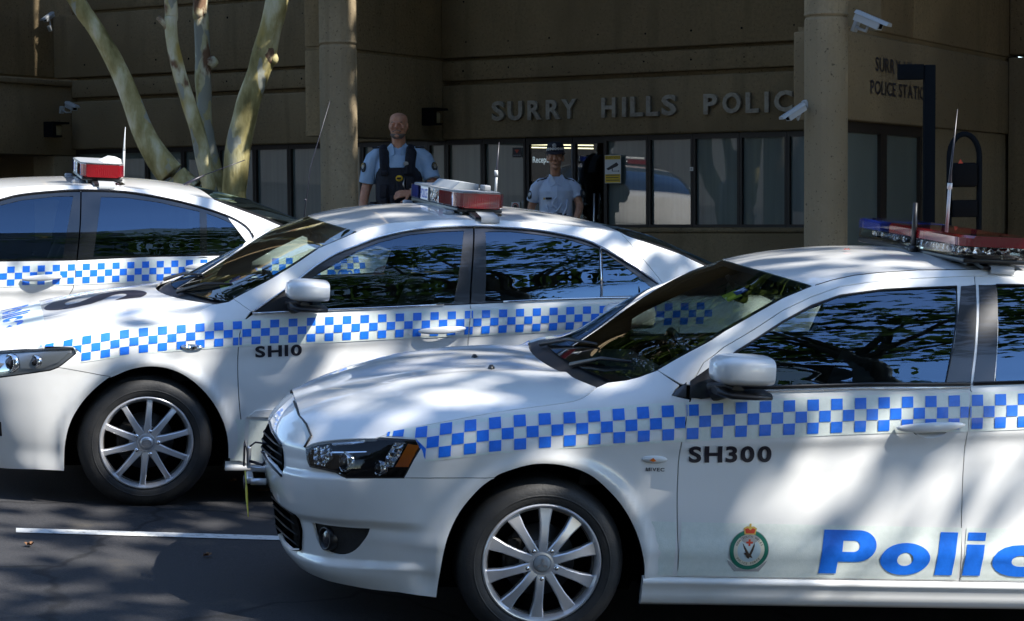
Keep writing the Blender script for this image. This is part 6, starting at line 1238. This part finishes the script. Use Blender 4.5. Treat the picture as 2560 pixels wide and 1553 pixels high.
def legs(e, H, w, foot=.12):
    g = G(); z = lambda k: k*H
    g.rings([oval((0, .01, z(.44)), w*.98, .125, 20, .85), oval((0, .01, z(.50)), w*1.02, .13, 20, .85), oval((0, .0, z(.56)), w*.96, .125, 20, .85), oval((0, 0, z(.60)), w*.92, .12, 20, .85)])
    for s in (-1, 1): g.tube([(s*w*.52, .01, z(.49)), (s*w*.58, 0, z(.40)), (s*w*.60, -.005, z(.27)), (s*w*.62, .02, z(.12)), (s*w*.62, .03, z(.045))], [.098, .092, .070, .062, .058], 14)
    fuse(g, 'trousers', M['navycloth'], e, .012)
    for s in (-1, 1): G().rings([oval((s*w*.64, -.03, 0), .046, .13, 16), oval((s*w*.64, -.03, .03), .048, .135, 16), oval((s*w*.64, -.01, .07), .046, .10, 16), oval((s*w*.62, .03, .12), .050, .055, 16)]).obj('boot', M['ink'], e)
# --- bald officer in a vest (figure axes: x to the viewer's right, -y towards the viewer)
fx, fy = -1.135, 20.3; HM = .937-fz(fx, fy)
e = person(fx, fy, HM, -3, 'bald grey bearded officer in blue shirt and dark vest with hand on belly'); s_ = HM/1.87; S = lambda *p: Vector((p[0]*s_, p[1]*s_, p[2]*s_))
g = G(); hr = head(g, S(.005, -.055, 1.628), .242*s_, .172*s_, math.radians(-4), 1.1)
g.tube([S(0, .0, 1.42), S(0, .0, 1.55), S(0, -.015, 1.68)], [.085*s_, .066*s_, .066*s_], 16)
g.rings([oval(S(0, .02, .98), .165*s_, .115*s_), oval(S(0, .0, 1.15), .175*s_, .125*s_), oval(S(0, .0, 1.35), .185*s_, .115*s_), oval(S(0, .01, 1.47), .16*s_, .08*s_), oval(S(0, .01, 1.52), .08*s_, .06*s_)])
RA_ = [S(-.20, .01, 1.475), S(-.255, .02, 1.36), S(-.305, .03, 1.20), S(-.325, .0, 1.12), S(-.345, -.045, .98), S(-.355, -.06, .905)]
LA_ = [S(.20, .01, 1.475), S(.265, .01, 1.36), S(.315, -.02, 1.225), S(.29, -.10, 1.165), S(.19, -.20, 1.125), S(.125, -.235, 1.113)]
rr = [.062, .058, .052, .048, .040, .031]
arm(g, RA_, [r*s_ for r in rr]); arm(g, LA_, [r*s_ for r in rr])
hand(g, RA_[-1], (-.06, -.12, -1), (-.9, -.2, 0), .42, s_*1.05, 1); hand(g, LA_[-1], (-.93, -.16, -.12), (.05, -.85, .55), .35, s_*1.05, -1)
fuse(g, 'body', M['skin'], e, .0065, 3)
g = G(); g.rings([oval(S(0, .02, .97), .200*s_, .150*s_, 26, .9), oval(S(0, .01, 1.08), .21*s_, .160*s_, 26, .9), oval(S(0, .0, 1.25), .215*s_, .150*s_, 26, .9), oval(S(0, .005, 1.38), .222*s_, .135*s_, 26, .9), oval(S(0, .01, 1.47), .205*s_, .105*s_, 26, .95), oval(S(0, .012, 1.525), .13*s_, .082*s_, 26), oval(S(0, .01, 1.55), .085*s_, .072*s_, 26)])
for A_, sx in ((RA_, -1), (LA_, 1)):
    g.tube([S(sx*.10, .01, 1.495), S(sx*.185, .012, 1.490), S(sx*.247, .014, 1.435), S(sx*.285, .012, 1.345), A_[2]+S(sx*.002, 0, .01)], [.058*s_, .072*s_, .078*s_, .078*s_, .082*s_], 18)
fuse(g, 'shirt', M['shirt'], e, .0085, 3)
g = G(); g.rings([oval(S(0, .02, .99), .213*s_, .168*s_, 26, .85), oval(S(0, .005, 1.06), .226*s_, .182*s_, 26, .85), oval(S(0, .0, 1.18), .226*s_, .176*s_, 26, .85), oval(S(0, 0, 1.28), .222*s_, .165*s_, 26, .85), oval(S(0, 0, 1.35), .20*s_, .155*s_, 26, .85)])
for sx in (-1, 1): g.tube([S(sx*.115, -.135, 1.28), S(sx*.120, -.125, 1.40), S(sx*.128, -.075, 1.505), S(sx*.130, .02, 1.54), S(sx*.125, .09, 1.48), S(sx*.11, .12, 1.30)], [(.062*s_, .030*s_)]*6, 14)
v_ = fuse(g, 'vest', M['navycloth'], e, .008, 2)
for x, z, w, h, d in ((-.13, 1.13, .075, .12, .03), (-.13, 1.02, .07, .09, .03), (.03, 1.17, .07, .11, .03), (.12, 1.20, .07, .12, .03), (.13, 1.06, .08, .10, .03), (-.04, 1.05, .06, .10, .03), (-.125, 1.30, .065, .045, .022)): G().box(S(x-w/2, -.172-d, z-h/2), S(x+w/2, -.150, z+h/2), bev=.01).obj('pouch', M['navycloth'], v_)
G().rings([oval(S(0, .02, .965), .222*s_, .172*s_, 26, .85), oval(S(0, .02, 1.005), .222*s_, .172*s_, 26, .85)]).obj('belt', M['ink'], e)
G().box(S(-.285, -.07, .86), S(-.205, .09, 1.03), bev=.02).obj('holster', M['ink'], e); G().box(S(.20, -.06, .90), S(.255, .06, 1.02), bev=.015).obj('belt_pouch', M['ink'], e)
for sx in (-1, 1):
    g = G(); g.add([S(sx*.028, -.112, 1.475), S(sx*.080, -.085, 1.455), S(sx*.105, -.060, 1.545), S(sx*.070, -.035, 1.585), S(sx*.045, -.075, 1.56)], [(0, 1, 2, 3, 4)]); o = g.obj('collar', M['shirt'], e); o.modifiers.new('t', 'SOLIDIFY').thickness = .006
    g = G(); p = S(sx*.205, .0, 1.548); g.box(S(sx*.205-.045, -.045, 1.535), S(sx*.205+.045, .045, 1.552), bev=.006); o = g.obj('epaulette', M['navycloth'], e); o.rotation_euler = (0, math.radians(0), 0)
    c = S(sx*.345, -.045, 1.36) if sx > 0 else S(-.335, -.05, 1.36); n = Vector((sx*.72, -.68, .10)).normalized(); Q = Matrix.Translation(c) @ n.to_track_quat('Y', 'Z').to_matrix().to_4x4()
    G().rings([[Q @ Vector((r*.034*math.cos(a), o, r*.046*math.sin(a)*(1 if math.sin(a) > 0 else 1.15))) for a in np.linspace(0, 2*math.pi, 19)[:-1]] for r, o in ((1, -.01), (1, .004), (.85, .0065))]).obj('sleeve_patch', M['patch'], e)
    G().rings([[Q @ Vector((r*.018*math.cos(a), o, r*.022*math.sin(a)+.003)) for a in np.linspace(0, 2*math.pi, 15)[:-1]] for r, o in ((1, .003), (1, .0085))]).obj('patch_emblem', M['silv'], e)
    G().tube([Q @ Vector((.028*math.cos(a), .0075, .037*math.sin(a))) for a in np.linspace(.1, math.pi-.1, 10)], .0025, 6).obj('patch_border', M['gold'], e)
G().rings([[S(.085+.024*r*math.cos(a), -.160-o, 1.385+.024*r*math.sin(a)) for a in np.linspace(0, 2*math.pi, 17)[:-1]] for r, o in ((1, 0), (1, .01), (.6, .014))]).obj('chest_badge', M['silv'], v_)
q = G(); q.rings([[S(.022+.034*r*math.cos(a), -.176-o, 1.248+.030*r*math.sin(a)) for a in np.linspace(0, 2*math.pi, 19)[:-1]] for r, o in ((1, -.01), (1, .022), (.8, .03))]); ts_ = q.obj('taser_butt', M['signy'], v_); G().box(S(.002, -.212, 1.240), S(.042, -.203, 1.256)).obj('grip', M['ink'], ts_)
G().tube([S(.068, -.18, 1.25), S(.062, -.20, 1.19), S(.078, -.185, 1.13)], .009, 8).obj('torch', M['steel'], v_)
G().box(S(-.155, -.168, 1.288), S(-.095, -.150, 1.302)).obj('name_tag', M['silv'], v_)
w0, w1 = LA_[-2], LA_[-1]; d = (w1-w0).normalized(); G().tube([w1-d*.035, w1-d*.008], .040*s_, 16).obj('watch', M['steel'], e)
H_ = .242*s_; W_ = .172*s_
g = G()
R_ = np.random.default_rng(4)
g.rings([[hr @ Vector(p) for p in oval((0, q*H_-.0045, z*H_), W_/2*kx*1.05+.003, W_*.60*ky+.011, 22, .92)][10:23] for z, kx, ky, q in ((-.01, .30*1.1, .30, -.10), (.035, .46*1.1, .44, -.09), (.10, .62*1.1, .60, -.06), (.17, .74*1.1, .72, -.03))], caps=(False, False), closed=False); bd = g.obj('beard', M['hair'], e); sd_ = bd.modifiers.new('t', 'SOLIDIFY'); sd_.thickness = .006
G().tube([hr @ Vector((x*W_, -.605*W_+abs(x)*.05, .315*H_-abs(x)*.12*H_*2.2)) for x in np.linspace(-.24, .24, 9)], .006, 6, flat=.6).obj('moustache', M['hair'], e)
for sx in (-1, 1):
    G().ball(hr @ Vector((sx*.20*W_, -.545*W_, .535*H_)), (.013, .007, .0055), n=10).obj('eye', M['eye'], e); G().tube([hr @ Vector((sx*x*W_, -.565*W_+abs(x)*.04, .605*H_+.004*math.sin(x*8))) for x in (.09, .18, .30)], .0042, 6).obj('eyebrow', M['hair'], e)
G().tube([hr @ Vector((x*W_, -.594*W_+abs(x)*.09, .248*H_-abs(x)*.012)) for x in np.linspace(-.14, .14, 7)], .0042, 6).obj('mouth', M['lip'], e)
legs(e, HM, .185*s_)
# --- officer in a chequered cap
fx, fy = .432, 19.5; HW = .606-fz(fx, fy)
e = person(fx, fy, HW, 4, 'officer in dark chequered cap and pale blue shirt before the entrance'); s_ = HW/1.70; S = lambda *p: Vector((p[0]*s_, p[1]*s_, p[2]*s_))
g = G(); hr = head(g, S(-.005, -.05, 1.438), .228*s_, .150*s_, math.radians(-8), .92); H_ = .228*s_; W_ = .150*s_
g.tube([S(0, .01, 1.25), S(0, .01, 1.37), S(-.002, -.01, 1.48)], [.065*s_, .050*s_, .050*s_], 14)
g.rings([oval(S(0, .02, .95), .145*s_, .10*s_), oval(S(0, .0, 1.1), .125*s_, .09*s_), oval(S(0, .0, 1.24), .145*s_, .09*s_), oval(S(0, .01, 1.32), .12*s_, .06*s_), oval(S(0, .01, 1.36), .06*s_, .05*s_)])
RA_ = [S(-.155, .01, 1.305), S(-.195, .03, 1.20), S(-.235, .05, 1.06), S(-.255, .04, 1.0), S(-.275, .0, .86), S(-.28, -.02, .80)]
LA_ = [S(.155, .01, 1.305), S(.20, .0, 1.21), S(.225, -.01, 1.11), S(.225, -.05, 1.06), S(.185, -.15, .97), S(.158, -.18, .935)]
rr = [.050, .046, .041, .038, .032, .025]
arm(g, RA_, [r*s_ for r in rr]); arm(g, LA_, [r*s_ for r in rr]); hand(g, RA_[-1], (-.05, -.1, -1), (-.9, -.1, 0), .4, s_*.92, 1); hand(g, LA_[-1], (-.45, -.35, -.65), (.5, -.7, .2), .5, s_*.92, -1)
fuse(g, 'body', M['skin2'], e, .0062, 3)
g = G(); g.rings([oval(S(0, .02, .955), .152*s_, .112*s_, 26, .9), oval(S(0, .015, .985), .160*s_, .122*s_, 26, .9), oval(S(0, .01, 1.05), .158*s_, .120*s_, 26, .9), oval(S(0, .0, 1.15), .160*s_, .120*s_, 26, .9), oval(S(0, -.004, 1.23), .168*s_, .122*s_, 26, .9), oval(S(0, .01, 1.30), .160*s_, .090*s_, 26, .95), oval(S(0, .012, 1.342), .128*s_, .072*s_, 26), oval(S(0, .012, 1.372), .064*s_, .056*s_, 26)])
for A_, sx in ((RA_, -1), (LA_, 1)): g.tube([S(sx*.08, .01, 1.315), S(sx*.140, .012, 1.308), S(sx*.186, .012, 1.262), S(sx*.208, .010, 1.20), (A_[2]*.35+A_[1]*.65)+S(sx*.012, 0, -.01)], [.044*s_, .054*s_, .058*s_, .058*s_, .062*s_], 18)
sh = fuse(g, 'shirt', M['shirt2'], e, .007, 2)
g = G()
for P_ in ([S(.0, -.128, 1.18), S(-.04, -.130, 1.10), S(.03, -.128, 1.05)], [S(.05, -.126, 1.12), S(.0, -.130, 1.04), S(-.06, -.128, 1.02)], [S(.10, -.115, 1.15), S(.09, -.125, 1.06), S(.05, -.128, .99)], [S(.12, -.10, 1.01), S(.09, -.118, .99), S(.08, -.122, .97)], [S(-.10, -.11, 1.10), S(-.08, -.125, 1.03), S(-.05, -.128, .99)]): g.tube(sm([tuple(p) for p in P_], 4), [.004]+[.010]*7+[.004], 8)
g.obj('shirt_fold', M['shirt2'], sh)
G().tube([S(.0, -.112, 1.335), S(.0, -.132, 1.22), S(.0, -.128, 1.05), S(0, -.126, .97)], .004, 6).obj('placket', M['shirt2'], sh)
for sx in (-1, 1):
    g = G(); g.add([S(sx*.004, -.100, 1.300), S(sx*.058, -.096, 1.268), S(sx*.086, -.062, 1.345), S(sx*.062, -.030, 1.395), S(sx*.044, -.056, 1.385)], [(0, 1, 2, 3, 4)]); o = g.obj('collar', M['shirt2'], e); o.modifiers.new('t', 'SOLIDIFY').thickness = .006
    G().rings([[S(sx*(.085+a), y, 1.352-a*.33+h) for y, h in ((-.03, 0), (.035, 0), (.035, .012), (-.03, .012))] for a in (0, .095)], smooth=False).obj('epaulette', M['navycloth'], e)
    c = A_[1] if False else (S(.262, -.032, 1.205) if sx > 0 else S(-.252, -.012, 1.195)); n = Vector((sx*.80, -.58, .10)).normalized(); Q = Matrix.Translation(c) @ n.to_track_quat('Y', 'Z').to_matrix().to_4x4()
    G().rings([[Q @ Vector((r*.032*math.cos(a), o, r*.044*math.sin(a))) for a in np.linspace(0, 2*math.pi, 19)[:-1]] for r, o in ((1, -.012), (1, .004), (.85, .0065))]).obj('sleeve_patch', M['patch'], e)
    G().rings([[Q @ Vector((r*.016*math.cos(a), o, r*.020*math.sin(a)+.003)) for a in np.linspace(0, 2*math.pi, 15)[:-1]] for r, o in ((1, .003), (1, .0085))]).obj('patch_emblem', M['silv'], e)
G().box(S(-.108, -.134, 1.150), S(-.050, -.118, 1.170)).obj('name_tag', M['navycloth'], e); G().box(S(-.130, -.130, 1.148), S(-.112, -.116, 1.168)).obj('badge', M['gold'], e)
w0, w1 = LA_[-2], LA_[-1]; d = (w1-w0).normalized(); G().tube([w1-d*.03, w1-d*.004], .033*s_, 16).obj('watch', M['white'], e); G().ball(w1-d*.018+Vector((.012, -.030, .012)), .020, n=12).obj('watch_face', M['white'], e)
G().rings([oval(S(0, .02, .925), .158*s_, .122*s_, 26, .9), oval(S(0, .02, .962), .158*s_, .122*s_, 26, .9)]).obj('belt', M['ink'], e); G().box(S(.15, -.07, .80), S(.225, .07, .97), bev=.02).obj('holster', M['ink'], e)
# face, hair, cap
for sx in (-1, 1):
    G().ball(hr @ Vector((sx*.20*W_, -.548*W_, .535*H_)), (.011, .006, .005), n=10).obj('eye', M['eye'], e); G().tube([hr @ Vector((sx*x*W_, -.572*W_+abs(x)*.04, .60*H_)) for x in (.09, .18, .30)], .003, 6).obj('eyebrow', M['darkhair'], e)
G().tube([hr @ Vector((x*W_, -.592*W_+abs(x)*.05, .248*H_)) for x in np.linspace(-.15, .15, 7)], .0048, 6).obj('mouth', M['lip'], e)
g = G(); g.rings([[hr @ Vector(p) for p in oval((0, .035*H_+.012, z*H_), W_/2*k*1.06, W_*.60*k2, 24)] for z, k, k2 in ((.36, .80, .78), (.48, .98, .94), (.62, 1.02, 1.0), (.72, 1.0, 1.0))]); g.obj('hair', M['darkhair'], e)
for z0, z1, m, k0, k1 in ((.70, .80, 'navycloth', 1.09, 1.10), (.80, .915, 'ink', 1.105, 1.11), (.915, 1.10, 'navycloth', 1.10, .98)):
    R = [[hr @ Vector(p) for p in oval((0, .05*H_, z*H_), W_/2*k*1.02, W_*.60*k*1.02, 32)] for z, k in ((z0, k0), (z1, k1))]
    if z1 > 1: R += [[hr @ Vector(p) for p in oval((0, .05*H_, 1.15*H_), W_/2*.80, W_*.60*.80, 32)], [hr @ Vector(p) for p in oval((0, .05*H_, 1.17*H_), W_/2*.3, W_*.60*.3, 32)]]
    cp = G().rings(R).obj('cap', M[m], e)
g = G(); n = 40
for r in range(3):
    for j in range(n):
        if (r+j) % 2 == 0:
            z0, z1 = .803+.037*r, .803+.037*(r+1); A0, A1 = 2*math.pi*j/n, 2*math.pi*(j+1)/n; P = [hr @ Vector((W_/2*1.145*math.cos(a), .05*H_+W_*.60*1.145*math.sin(a), z*H_)) for a, z in ((A0, z0), (A1, z0), (A1, z1), (A0, z1))]; g.add(P, [(0, 1, 2, 3)])
g.obj('cap_chequers', M['signw'], e)
R = []
for t, zz in ((1.06, .735), (1.18, .70), (1.34, .65), (1.42, .62)): R.append([hr @ Vector((W_/2*t*.98*math.cos(a), .05*H_+W_*.60*(1.0+(t-1)*1.6*max(0, -math.sin(a))**1.0)*math.sin(a), (zz+.05*abs(math.cos(a)))*H_)) for a in np.linspace(math.pi*1.08, math.pi*1.92, 17)])
g = G(); g.rings(R, caps=(False, False), closed=False); o = g.obj('cap_peak', M['ink'], e); o.modifiers.new('t', 'SOLIDIFY').thickness = .004
G().rings([[hr @ Vector((r*.020*math.cos(a)-.006, -.60*W_*1.02-o+.02, 1.0*H_+r*.022*math.sin(a))) for a in np.linspace(0, 2*math.pi, 15)[:-1]] for r, o in ((1, 0), (1, .018), (.5, .024))]).obj('cap_badge', M['silv'], e)
legs(e, HW, .150*s_)
# ------------------------------------------------------------------ fallen leaves
M['dry'] = mat('dry_leaf', (.16, .075, .03), .8)
for i, (x, y, r, a) in enumerate(((-1.245, 9.93, .045, .3), (-1.16, 9.88, .04, 1.4), (-2.06, 8.45, .03, 2.2), (-1.30, 8.42, .028, .9), (-1.43, 10.15, .03, 4))):
    e = G(); P = [(r*k*math.cos(t), r*k*.8*math.sin(t), .006+.012*abs(math.sin(2*t))) for t, k in zip(np.linspace(0, 2*math.pi, 13)[:-1], (1, .6, .9, .55, .8, .5, .9, .5, .8, .55, .9, .6))]; e.add([(0, 0, .004)]+P, [(0, 1+j, 1+(j+1) % 12) for j in range(12)])
    o = e.obj('fallen_leaf', M['dry']); o.location = (x, y, gz(x, y)+.004); o.rotation_euler = (0, 0, a)
    tag(o, ('small dry leaf on the asphalt behind the white bay line, nearer the SH10 wheel', 'small dry leaf on the asphalt behind the white bay line, nearer the front bumper', 'small dry leaf below the left end of the white bay line', 'small dry leaf on the asphalt below the middle of the white bay line', 'small dry leaf in the dark under the SH10 sill')[i], 'leaf', 'dry leaves on the asphalt')
car_l = [o for o in SC.objects if o.get('label', '').startswith('white police sedan marked SH300')][0]
p = car_l.matrix_world @ Vector((-1.33, .10, 1.448)); e = G(); e.add([(0, 0, .006)]+[(.016*k*math.cos(t), .012*k*math.sin(t), .003+.006*(j % 2)) for j, (t, k) in enumerate(zip(np.linspace(0, 2*math.pi, 9)[:-1], (1, .5, .8, .5, 1, .5, .8, .5)))], [(0, 1+j, 1+(j+1) % 8) for j in range(8)])
o = e.obj('red_leaf', M['red']); o.location = p+Vector((0, 0, .004)); tag(o, 'tiny reddish leaf lying on the roof of the front sedan', 'leaf')
